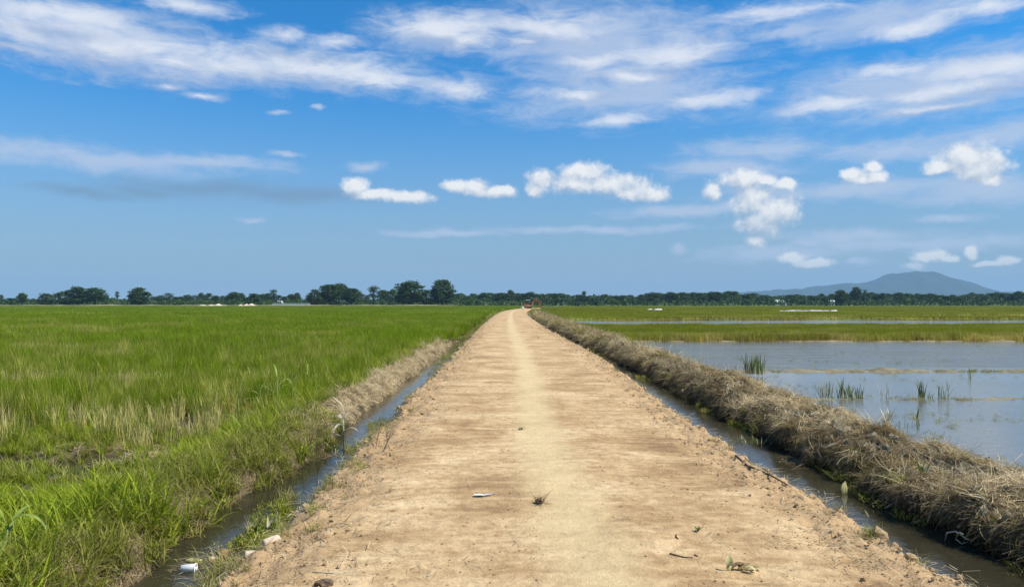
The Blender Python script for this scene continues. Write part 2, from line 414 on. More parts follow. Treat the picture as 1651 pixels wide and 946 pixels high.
M['stubble'] = mat_blade('yellow_stubble', (.42, .36, .12), (.62, .53, .22), (.28, .21, .080), (.30, .36, .06), .25, .3)
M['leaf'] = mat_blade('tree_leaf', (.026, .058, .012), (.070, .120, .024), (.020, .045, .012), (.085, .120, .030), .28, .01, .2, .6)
M['bark'] = mat_plain('bark', (.10, .075, .055), .9, .1)

# ------------------------------------------------------------------ blades, tufts and the scatter
def blades(n, L, rad, lean, bend, wid, seed, segs=4, flat=.15, z0=(0, 0), droop_az=None, taper=1.0, curl=0.0):
    """strips that taper to a point; returns V, F, rnd, hh"""
    r = np.random.default_rng(seed)
    rr = rad * np.sqrt(r.random(n)); th = r.random(n) * 2 * np.pi
    bx, by = rr * np.cos(th), rr * np.sin(th); bz = r.uniform(z0[0], z0[1], n)
    ph = r.random(n) * 2 * np.pi if droop_az is None else droop_az + r.normal(0, .45, n)
    ln = r.uniform(L[0], L[1], n); a0 = r.uniform(lean[0], lean[1], n); k = r.uniform(bend[0], bend[1], n)
    w = r.uniform(wid[0], wid[1], n); fz = ph + np.pi / 2 + r.normal(0, flat * 3, n); cu = r.normal(0, 1, n) * curl
    Vs = []; p = np.stack([bx, by, bz], 1)
    for i in range(segs + 1):
        s = i / segs
        ww = w * (1 - s ** 1.6 * taper) * .5 + .0004
        side = np.stack([np.cos(fz) * ww, np.sin(fz) * ww, 0 * ww], 1)
        Vs += [p - side, p + side]
        a = a0 + k * s; ph = ph + cu / segs; fz = fz + cu / segs
        st = (ln / segs)[:, None]
        p = p + st * np.stack([np.sin(a) * np.cos(ph), np.sin(a) * np.sin(ph), np.cos(a)], 1)
    V = np.stack(Vs, 1)                                   # n, 2(segs+1), 3
    m = 2 * (segs + 1)
    b = (np.arange(n) * m)[:, None]
    Fq = np.concatenate([np.stack([b[:, 0] + 2 * i, b[:, 0] + 2 * i + 1, b[:, 0] + 2 * i + 3, b[:, 0] + 2 * i + 2], 1) for i in range(segs)])
    rnd = np.repeat(r.random(n), m); hh = np.tile(np.repeat(np.linspace(0, 1, segs + 1), 2), n)
    return V.reshape(-1, 3), Fq, rnd, hh

def merge(parts):
    V, Fa, A, B = [], [], [], []; o = 0
    for v, f, a, b in parts:
        V.append(v); Fa.append(f + o); A.append(a); B.append(b); o += len(v)
    return np.concatenate(V), np.concatenate(Fa), np.concatenate(A), np.concatenate(B)

def shift(b, x, y): return (b[0] + np.array([x, y, 0]), b[1], b[2], b[3])
def tuft_mesh(name, mat, parts):
    V, Fa, a, b = merge(parts)
    return mesh_np(name, V, Fa, mat, attrs={'rnd': a, 'hh': b})

_pools = {}
def pool(name, meshes):
    c = bpy.data.collections.new('kit_' + name)
    for i, me in enumerate(meshes):
        c.objects.link(bpy.data.objects.new('kit_%s_%02d' % (name, i), me))
    _pools[name] = (c, len(meshes)); return c

def scatter(name, poolname, P, rot, scl, tint, label, cat, vid=None):
    c, nv = _pools[poolname]
    n = len(P); r = np.random.default_rng(n + 11)
    me = bpy.data.meshes.new(name); me.vertices.add(n); me.vertices.foreach_set('co', np.asarray(P, np.float32).ravel())
    def av(k, a, typ, prop):
        q = me.attributes.new(k, typ, 'POINT'); q.data.foreach_set(prop, np.ascontiguousarray(a).ravel())
    av('rot', np.asarray(rot, np.float32), 'FLOAT_VECTOR', 'vector')
    scl = np.asarray(scl, np.float32)
    if scl.ndim == 1: scl = np.repeat(scl[:, None], 3, 1)
    av('scl', scl, 'FLOAT_VECTOR', 'vector')
    av('tint', np.asarray(tint, np.float32) * np.ones(n, np.float32), 'FLOAT', 'value')
    av('val', r.uniform(.68, 1.28, n).astype(np.float32), 'FLOAT', 'value')
    av('vid', (r.integers(0, nv, n) if vid is None else vid).astype(np.int32), 'INT', 'value')
    me.update()
    o = link(name, me)
    t = bpy.data.node_groups.new('scatter_' + name, 'GeometryNodeTree')
    t.interface.new_socket('Geometry', in_out='INPUT', socket_type='NodeSocketGeometry')
    t.interface.new_socket('Geometry', in_out='OUTPUT', socket_type='NodeSocketGeometry')
    N = t.nodes.new; gi, go = N('NodeGroupInput'), N('NodeGroupOutput')
    ci = N('GeometryNodeCollectionInfo'); ci.inputs['Collection'].default_value = c; ci.inputs['Separate Children'].default_value = True; ci.inputs['Reset Children'].default_value = True
    ip = N('GeometryNodeInstanceOnPoints'); ip.inputs['Pick Instance'].default_value = True
    def na(k, typ):
        q = N('GeometryNodeInputNamedAttribute'); q.data_type = typ; q.inputs['Name'].default_value = k
        return next(s for s in q.outputs if s.enabled and s.name == 'Attribute')
    er = N('FunctionNodeEulerToRotation')
    L = t.links.new
    L(gi.outputs[0], ip.inputs['Points']); L(ci.outputs[0], ip.inputs['Instance']); L(na('vid', 'INT'), ip.inputs['Instance Index'])
    L(na('rot', 'FLOAT_VECTOR'), er.inputs[0]); L(er.outputs[0], ip.inputs['Rotation']); L(na('scl', 'FLOAT_VECTOR'), ip.inputs['Scale'])
    L(ip.outputs[0], go.inputs[0])
    md = o.modifiers.new('scatter', 'NODES'); md.node_group = t
    return tag(o, label, cat, kind='stuff')

def rz(n, r): 
    a = np.zeros((n, 3)); a[:, 2] = r.random(n) * 2 * np.pi; return a

# ------------------------------------------------------------------ ground, water, road, banks, hills
def build_land():
    ys = np.concatenate([-axis(3, 60, 1.5, 1.2)[::-1], axis(14, 12000, .16, 1.022)[1:]])
    xs_p = np.unique(np.concatenate([axis(14, 11000, .2, 1.05)])); xs = np.concatenate([-xs_p[::-1], xs_p[1:]])
    X, Y = np.meshgrid(xs, ys)
    Z = ground_z(X.ravel(), Y.ravel())
    g = link('ground', mesh_np('ground', np.stack([X.ravel(), Y.ravel(), Z], 1), grid_faces(len(ys), len(xs)), M['ground'], True))
    tag(g, 'muddy field soil reaching to the horizon', 'ground', kind='structure')
    v = np.array([[-60, -30, WATER], [400, -30, WATER], [400, 170, WATER], [-60, 170, WATER]])
    w = link('water', mesh_np('water', v, np.array([[0, 1, 2, 3]]), M['water']))
    tag(w, 'still muddy water in the ditches and flooded paddies', 'water', kind='structure')
    # road embankment
    y = [-30.]
    while y[-1] < 262: y.append(y[-1] + (max(.035, .0075 * abs(y[-1])) if y[-1] > 2 else .4))
    y = np.array(y)
    t = np.concatenate([np.linspace(-.62, -.02, 14), np.linspace(0, 1, 26)[:-1] * .18, np.linspace(.18, .82, 56), 1 - np.linspace(0, 1, 26)[:-1][::-1] * .18, 1 + np.linspace(.02, .62, 14)])
    t = np.unique(np.round(t, 5))
    l, r = road_l(y)[:, None], road_r(y)[:, None]
    T = t[None, :]
    X = np.where(T < 0, l + T, np.where(T > 1, r + (T - 1), l + (r - l) * T)); Y = np.repeat(y[:, None], len(t), 1)
    Z = road_z(X.ravel(), Y.ravel())
    e = np.minimum(X - l, r - X).ravel()
    edge = np.clip(1 - e / 1.0, 0, 1)
    trk = np.clip(1 - np.abs(X.ravel() - track_x(Y.ravel())) / .62, 0, 1)
    ro = link('road', mesh_np('road', np.stack([X.ravel(), Y.ravel(), Z], 1), grid_faces(len(y), len(t)), M['road'], True, {'edge': edge, 'track': trk}))
    tag(ro, 'straight dirt road of pale dry earth', 'road', kind='structure')

LEV = np.array([(4.18, -.75), (4.30, -.52), (4.36, -.40), (4.38, -.28), (4.42, -.14), (4.52, -.01), (4.70, .06), (4.95, .07), (5.25, .03), (5.55, -.04), (5.85, -.16), (6.15, -.34), (6.45, -.52), (6.7, -.75)])
_lt = np.concatenate([[0], np.cumsum(np.linalg.norm(np.diff(LEV, axis=0), axis=1))]); _lt /= _lt[-1]
def levee_pt(t, y):
    x = np.interp(t, _lt, LEV[:, 0]); z = np.interp(t, _lt, LEV[:, 1]) - .07 * np.exp(-((t - .45) / .25) ** 2)
    far = sstep(30, 70, y)
    a = .15 * fbm(y * .55, t * 2 + 60, 3) + .16 * fbm(y * 1.5, t * 4 + 50, 3)
    top = sstep(-.6, -.1, z)
    z = z + top * (-.09 + .08 * fbm(y * .5, t * 1.5 + 20, 3) + .19 * fbm(y * 1.6, t * 4 + 30, 3) + .04 * fbm(y * 6, t * 14, 3)) - top * .10 * far
    x = x + (cen(y) - .62) + a * sstep(0, .12, t) + .1 * fbm(y * .3, 71.0, 2)
    return np.stack([x, y, z], -1)

def lb_pt(t, y):
    """low bank along the left ditch"""
    u = np.array([(-.10, -.75), (.02, -.5), (.10, -.36), (.22, -.22), (.45, -.13), (.75, -.14), (1.05, -.24), (1.35, -.40), (1.5, -.55)])
    s = np.concatenate([[0], np.cumsum(np.linalg.norm(np.diff(u, axis=0), axis=1))]); s /= s[-1]
    x = lbank(y) - np.interp(t, s, u[:, 0]); z = np.interp(t, s, u[:, 1])
    z = z + sstep(-.55, -.2, z) * (.06 * fbm(y * .8, t * 2 + 9, 3) + .05 * fbm(y * 2.4, t * 5 + 3, 3))
    return np.stack([x + .05 * fbm(y * 2, t * 4, 2), y, z], -1)

def build_banks():
    y = [2.0]
    while y[-1] < 230: y.append(y[-1] + max(.05, .009 * y[-1]))
    y = np.array(y); t = np.linspace(0, 1, 48)
    T, Y = np.meshgrid(t, y)
    P = levee_pt(T.ravel(), Y.ravel())
    o = link('levee', mesh_np('levee', P, grid_faces(len(y), len(t)), M['levee'], True))
    tag(o, 'long earth levee between the right ditch and the flooded paddies', 'levee', kind='structure')
    t = np.linspace(0, 1, 26); T, Y = np.meshgrid(t, y[y < 70])
    o = link('ditch_bank', mesh_np('ditch_bank', lb_pt(T.ravel(), Y.ravel()), grid_faces((y < 70).sum(), len(t))[:, ::-1], M['levee'], True))
    tag(o, 'low earth bank along the left ditch', 'bank', kind='structure')
    # thin mud bunds crossing the paddies
    for yc, w, h, x1, nm in ((24.2, .60, .055, 60, 'a'), (17.4, .35, .014, 40, 'b'), (43.0, .35, .04, 80, 'c')):
        xs = np.arange(5.6, x1, .12); s = np.linspace(-1, 1, 9)
        X, S = np.meshgrid(xs, s, indexing='ij')
        yy = yc + .35 * fbm(X * .12, yc, 3) + S * w * (1 + .3 * fbm(X * .7, yc + 7, 2))
        zz = WATER - .1 + (1 - S ** 2) * (.1 + h * (.55 + 2.2 * fbm(X * .5, yc + 3, 4)) + .03 * fbm(X * 4, S * 3, 2))
        o = link('paddy_bund', mesh_np('paddy_bund', np.stack([X, yy, zz], -1).reshape(-1, 3), grid_faces(len(xs), 9)[:, ::-1], M['bund'], True))
        tag(o, {'a': 'brown mud bund between the rippled and the calm water', 'b': 'thin low mud bund with reeds in the calm water', 'c': 'mud edge below the standing rice strip'}[nm], 'bund', kind='structure')

def build_hills():
    prof = [(-400, 0), (600, 0), (1000, 4), (1120, 10), (1190, 17), (1240, 19), (1290, 22), (1330, 27), (1375, 33), (1410, 37), (1432, 42), (1456, 50), (1474, 49), (1494, 50), (1512, 46), (1528, 41), (1545, 32), (1562, 25), (1575, 20), (1610, 19), (1660, 14), (1800, 12), (2000, 22), (2300, 5), (2600, 0)]
    xs = np.linspace(-2500, 9000, 420); ys = np.linspace(5200, 9300, 70)
    X, Y = np.meshgrid(xs, ys)
    pxl = X / Y * F + CXP
    def pr(p): return np.interp(p, [a for a, _ in prof], [b for _, b in prof])
    D0 = 7000.
    hmain = pr(X / D0 * F + CXP) * D0 / F
    far = np.exp(-((Y - D0) / 750) ** 2)
    Z = hmain * far * (1 + .10 * fbm(X / 400, Y / 400, 4)) + far * 14 * fbm(X / 190, Y / 260, 4) * np.clip(hmain / 80, 0, 1) - 6
    m, g, out = new_mat('forested_hill'); p = pos(g)
    principled(g, out, g.mix(g.noise(p, .004, 6, .65), (.018, .036, .026), (.042, .060, .042)), .95, .05)
    o = link('hills', mesh_np('hills', np.stack([X, Y, Z], -1).reshape(-1, 3), grid_faces(70, 420), m, True))
    tag(o, 'blue hazy hill ridge on the horizon', 'hill', kind='structure')

build_land(); build_banks(); build_hills()

def build_haze():
    x, y0, y1, z0, z1 = 11500, -500, 12500, -8, 345
    v = [(a, b, c) for a in (-x, x) for b in (y0, y1) for c in (z0, z1)]
    f = np.array([[0, 1, 3, 2], [4, 6, 7, 5], [0, 4, 5, 1], [2, 3, 7, 6], [0, 2, 6, 4], [1, 5, 7, 3]])
    m, g, out = new_mat('humid_air')
    pv = g.n('ShaderNodeVolumePrincipled'); pv.inputs['Color'].default_value = (.38, .60, .90, 1); pv.inputs['Density'].default_value = 1.1e-4; pv.inputs['Anisotropy'].default_value = 0.0
    g.t.links.new(pv.outputs[0], out.inputs['Volume'])
    tag(link('haze', mesh_np('haze', np.array(v, float), f, m)), 'pale humid air over the plain', 'haze', kind='stuff')
build_haze()

# ------------------------------------------------------------------ plant kits
pool('rice', [tuft_mesh('rice_tuft', M['rice'], [blades(34, (.40, .72), .11, (.02, .30), (.1, .8), (.007, .012), 100 + i)]) for i in range(6)])
pool('ricemid', [tuft_mesh('rice_patch', M['rice'], [shift(blades(26, (.30 + .06 * (k % 4), .60 + .07 * (k % 4)), .14, (.02, .36), (.1, .9), (.012, .022), 140 + 10 * i + k, 3), .55 * math.cos(k * 2.4 + i) * math.sqrt((k + .3) / 7), .55 * math.sin(k * 2.4 + i) * math.sqrt((k + .3) / 7)) for k in range(7)]) for i in range(6)])
pool('ricefar', [tuft_mesh('rice_patch', M['rice'], [blades(330, (.40, .78), 2.6, (.05, .4), (.1, .9), (.06, .12), 160 + i, 2)]) for i in range(5)])
pool('strip', [tuft_mesh('rice_patch', M['ricestrip'], [blades(150, (.34, .62), .55, (.02, .28), (.1, .7), (.014, .026), 180 + i, 3)]) for i in range(5)])
pool('stripfar', [tuft_mesh('rice_patch', M['ricestrip'], [blades(300, (.30, .62), 2.6, (.05, .4), (.1, .9), (.06, .12), 190 + i, 2)]) for i in range(5)])
pool('weed', [tuft_mesh('weed_tuft', M['weed'], [blades(46, (.14, .42), .10, (.1, .8), (.3, 1.5), (.006, .013), 200 + i)]) for i in range(6)])
pool('broad', [tuft_mesh('weed_tuft', M['weed'], [blades(16, (.20, .50), .07, (.1, .6), (.5, 1.7), (.014, .026), 220 + i, 5), blades(14, (.06, .14), .10, (.5, 1.3), (.0, .6), (.018, .030), 230 + i, 3)]) for i in range(5)])
pool('olive', [tuft_mesh('verge_tuft', M['olive'], [blades(52, (.10, .32), .12, (.1, 1.1), (.3, 1.9), (.005, .009), 240 + i, curl=.5)]) for i in range(6)])
pool('stubble', [tuft_mesh('stubble_tuft', M['stubble'], [blades(24, (.18, .46), .09, (.02, .35), (-.1, .4), (.006, .011), 260 + i, 3, taper=.6), blades(7, (.2, .4), .1, (.9, 1.5), (.0, .4), (.006, .010), 270 + i, 3)]) for i in range(5)])
# dry straw: mats that lie on a surface, and hanks that hang down from an edge (downhill is local -X)
pool('mat', [tuft_mesh('straw_mat', M['straw'], [blades(70, (.10, .40), .21, (1.36, 1.72), (-.2, .35), (.003, .009), 300 + i, 5, .8, (-.04, .03), taper=.5, curl=1.3),
                                                 blades(3, (.05, .13), .20, (.5, 1.2), (.4, 1.8), (.005, .011), 320 + i, 4, .8, curl=1.0)]) for i in range(8)])
pool('hank', [tuft_mesh('straw_hank', M['straw'], [blades(44, (.14, .44), .15, (1.6, 2.6), (.0, .7), (.003, .009), 340 + i, 5, .5, (-.03, .04), math.pi + (i % 3 - 1) * .8, .5, .8)]) for i in range(9)])
pool('dark', [tuft_mesh('root_hank', M['levee'], [blades(30, (.10, .30), .15, (1.5, 2.3), (.1, .9), (.006, .014), 360 + i, 4, .5, (-.03, .03), math.pi + (i % 3 - 1) * .8, .5, .8)]) for i in range(6)])
pool('leafy', [tuft_mesh('creeping_weed', M['weed'], [blades(40, (.035, .085), .13, (.3, 1.5), (-.2, .8), (.012, .024), 500 + i, 3, .9, (.01, .15), curl=.5), blades(10, (.10, .20), .08, (.1, .9), (.2, 1.0), (.003, .005), 510 + i, 3)]) for i in range(6)])
pool('litter', [tuft_mesh('straw_litter', M['straw'], [blades(9, (.04, .20), .16, (1.45, 1.6), (-.12, .12), (.003, .007), 380 + i, 2, 1.0, (.004, .018), taper=.4)]) for i in range(8)])

def clod_mesh(seed, mt='clod'):
    r = np.random.default_rng(seed)
    import bmesh
    bm = bmesh.new(); bmesh.ops.create_icosphere(bm, subdivisions=1, radius=1)
    ax = r.uniform(.6, 1.2, 3)
    for v in bm.verts:
        v.co = Vector(np.array(v.co) * ax * r.uniform(.72, 1.15)); v.co.z *= .5
    me = bpy.data.meshes.new('clod'); bm.to_mesh(me); bm.free(); me.materials.append(M[mt]); return me
pool('clod', [clod_mesh(400 + i) for i in range(8)])
pool('lump', [clod_mesh(420 + i, 'bund') for i in range(8)])

def fill(x0f, x1f, y0, y1, dens, r):
    """random points between two edges given as functions of y, even per square metre"""
    yy = np.linspace(y0, y1, 400); w = np.maximum(x1f(yy) - x0f(yy), 0); cdf = np.cumsum(w); area = cdf[-1] * (y1 - y0) / 400
    n = int(area * dens); y = np.interp(r.random(n) * cdf[-1], cdf, yy); y = y + (r.random(n) - .5) * (y1 - y0) / 400
    x = x0f(y) + r.random(n) * (x1f(y) - x0f(y)); return x, y
EDGE = lambda y: -.74 * y - 3.0
REDGE = lambda y: .74 * y + 3.0
def patches(x, y):
    p = np.zeros_like(x)
    for cx_, cy_, rx, ry in ((-14.6, 26.5, 2.4, 1.1), (-12.2, 18.6, 2.2, .8), (-9.2, 18.0, 1.4, .7), (-6.8, 19.5, 1.0, .6), (-19.5, 31, 3.5, 1.2), (-22, 25, 3, 1.0), (-15.5, 20.5, 1.5, .7), (-8.0, 23.5, 1.4, .5), (-30, 44, 4, 1.2)):
        p = np.maximum(p, sstep(1.15, .55, np.sqrt(((x - cx_) / rx) ** 2 + ((y - cy_) / ry) ** 2) + .45 * fbm(x * .9, y * 1.1, 3)))
    return p
def dryness(x, y):
    return np.maximum(sstep(.10, .70, fbm(x * .22, y * .55, 4)), 1.1 * patches(x, y))

def build_left_field():
    r = np.random.default_rng(21)
    lim = lambda y: np.where(y < 40, lbank(y) - np.interp(y, [0, 12, 14, 30, 40], [.9, .9, 1.0, 1.0, .45]), lbank(y) - .15)
    # rice, single tufts
    x, y = fill(EDGE, lim, 11.2, 34, 26, r)
    nearzone = sstep(15.5, 12.2, y) * sstep(-4.2, -5.0, x)     # thinned, strawy margin by the pool
    k = (pools(x, y) < -.02) & (r.random(len(x)) > nearzone * .8) & (fbm(x * .35, y * .8 + 4, 3) < .62) & (r.random(len(x)) > .8 * patches(x, y))
    k &= ~((y < 13) & (x > -5.2) & (r.random(len(x)) < .75))
    x, y = x[k], y[k]; n = len(x)
    s = (.66 + .40 * r.random(n)) * (1 + .42 * fbm(x * .85, y * .85, 3)) * np.interp(y, [11, 14, 22], [.75, .95, 1.0])
    t = .06 + .55 * dryness(x, y) * np.interp(y, [11, 20, 34], [1.0, .9, .6]) + .55 * r.random(n) ** 2
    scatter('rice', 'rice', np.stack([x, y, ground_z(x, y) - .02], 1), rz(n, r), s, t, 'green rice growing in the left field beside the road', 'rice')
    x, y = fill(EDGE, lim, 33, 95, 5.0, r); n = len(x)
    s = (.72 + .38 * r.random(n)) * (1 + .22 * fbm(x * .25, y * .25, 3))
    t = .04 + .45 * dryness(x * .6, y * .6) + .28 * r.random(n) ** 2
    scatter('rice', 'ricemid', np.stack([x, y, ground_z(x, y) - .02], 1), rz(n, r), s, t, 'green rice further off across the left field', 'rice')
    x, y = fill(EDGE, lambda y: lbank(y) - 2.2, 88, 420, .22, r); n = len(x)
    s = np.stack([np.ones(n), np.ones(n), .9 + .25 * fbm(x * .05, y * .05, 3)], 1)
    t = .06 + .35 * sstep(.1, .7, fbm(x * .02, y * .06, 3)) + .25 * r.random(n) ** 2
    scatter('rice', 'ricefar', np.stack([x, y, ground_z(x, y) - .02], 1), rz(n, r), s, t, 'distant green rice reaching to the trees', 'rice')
    # verge green right along the road where the ditch disappears
    x, y = fill(lambda y: lbank(y) - .5, lambda y: road_l(y) - .1, 46, 230, 4.0, r); n = len(x)
    scatter('verge_grass', 'olive', np.stack([x, y, np.maximum(road_z(x, y), -.5) - .02], 1), rz(n, r), 1.3 + .8 * r.random(n), .15 + .5 * r.random(n), 'olive grass along the far left road edge', 'grass')
    # yellow stubble beyond the pool and in drier patches
    x, y = fill(EDGE, lambda y: lbank(y) - 1.2, 10.8, 33, 18, r)
    p = np.maximum(sstep(15.5, 12.5, y) * sstep(-4.0, -5.0, x) * .9 * sstep(-.05, .35, fbm(x * .8, y * .8 + 2, 3)), np.maximum(.6 * sstep(.30, .75, fbm(x * .25, y * .6, 4)), .95 * patches(x, y)))
    k = (r.random(len(x)) < p) & (pools(x, y) < .05); x, y = x[k], y[k]; n = len(x)
    scatter('stubble', 'stubble', np.stack([x, y, ground_z(x, y) - .02], 1), rz(n, r), .8 + .45 * r.random(n), .3 * r.random(n), 'yellow rice stubble among the green by the pool', 'stubble')
    n = 110; c_ = np.array([(-7.6, 11.6), (-6.1, 11.0), (-8.6, 11.2), (-5.0, 10.4), (-4.6, 12.4)])[r.integers(0, 5, n)]
    x, y = c_[:, 0] + r.normal(0, .28, n), c_[:, 1] + r.normal(0, .14, n)
    scatter('straw', 'mat', np.stack([x, y, np.maximum(ground_z(x, y), WATER) + .02], 1), rz(n, r), r.uniform(.6, 1.0, n), .5 + .5 * r.random(n), 'pale straw heaps lying around the pool in the left field', 'straw')
    n = 420; x, y = r.uniform(-10, -4.5, n), r.uniform(8.9, 12.3, n); k = pools(x, y) < .55; x, y = x[k], y[k]; n = len(x)
    scatter('pool_grass', 'weed', np.stack([x, y, np.maximum(ground_z(x, y), WATER - .06)], 1), rz(n, r), r.uniform(.4, .85, n), .1 + .6 * r.random(n), 'grass shoots standing in and around the pool in the left field', 'grass')
    # weeds on the near bank
    x, y = fill(EDGE, lambda y: lbank(y) - .0, 2.5, 13.0, 88, r)
    k = (pools(x, y) < .05) & (r.random(len(x)) < np.where(y > 10.2, .7, 1) * (1 - .25 * sstep(-.4, .0, pools(x, y)))); x, y = x[k], y[k]
    z = np.where(x > lbank(y) - 1.35, np.maximum(lb_pt_z(x, y), ground_z(x, y)), ground_z(x, y)) - .02
    lush = fbm(x * .6 + 3, y * .6, 3) + sstep(-3.9, -4.7, x) * 1.1 + sstep(8.3, 6.6, y) * .55 - .55
    g = lush + .35 * r.normal(size=len(x))
    for nm, kit, k, sc_, tn, lb in (('bank_weed', 'weed', (g > .15) & (r.random(len(x)) < .62), (.75, .6), (.05, .35), 'lush bright green weeds on the near left bank'),
                                    ('bank_weed', 'broad', (g > .1) & (r.random(len(x)) < .30), (.7, .6), (.0, .3), 'broad bladed green weeds on the near left bank'),
                                    ('bank_weed', 'leafy', (r.random(len(x)) < .30), (.45, .55), (.1, .6), 'small leaved creeping weeds on the near left bank'),
                                    ('bank_grass', 'olive', (g < .30) & (r.random(len(x)) < .75), (.75, .65), (.05, .55), 'fine olive grass on the slope of the left ditch')):
        n = k.sum(); low = 1 - .62 * sstep(-4.1, -4.8, x[k]) * sstep(7.2, 8.4, y[k])
        scatter(nm, kit, np.stack([x[k], y[k], z[k]], 1), rz(n, r), (sc_[0] + sc_[1] * r.random(n)) * low, tn[0] + (tn[1] - tn[0]) * r.random(n), lb, 'weeds' if 'weed' in nm else 'grass')
    # green on the back of the straw bank
    x, y = fill(lambda y: lbank(y) - 1.7, lambda y: lbank(y) - .55, 11.5, 48, 12, r); n = len(x)
    scatter('bank_grass', 'weed', np.stack([x, y, np.maximum(lb_pt_z(x, y), ground_z(x, y)) - .02], 1), rz(n, r), .8 + .7 * r.random(n), .15 + .5 * r.random(n), 'green weeds behind the straw covered left bank', 'grass')

def lb_pt_z(x, y):
    dlt = np.clip(lbank(y) - x, 0, 1.5)
    return np.interp(dlt, [0, .02, .10, .22, .45, .75, 1.05, 1.35, 1.5], [-.6, -.5, -.36, -.22, -.13, -.14, -.24, -.40, -.55])

def surf_frame(f, t, y, e=.02):
    P = f(t, y); dt = f(t + e, y) - f(t - e, y); dy = f(t, y + e) - f(t, y - e)
    n = np.cross(dy, dt); n /= np.linalg.norm(n, axis=1)[:, None] + 1e-9
    n[n[:, 2] < 0] *= -1
    return P, n
def tilt(nrm, spin):
    """euler XYZ turning local Z to the normal after a spin about it"""
    out = np.zeros((len(nrm), 3))
    for i, (v, s) in enumerate(zip(nrm, spin)):
        q = Vector((0, 0, 1)).rotation_difference(Vector(v))
        from mathutils import Quaternion
        out[i] = (q @ Quaternion((0, 0, 1), s)).to_euler('XYZ')
    return out
def along(y0, y1, n, r, p=1.0):
    """distances crowded towards the near end"""
    return np.exp(r.uniform(math.log(y0), math.log(y1), n)) if p else r.uniform(y0, y1, n)

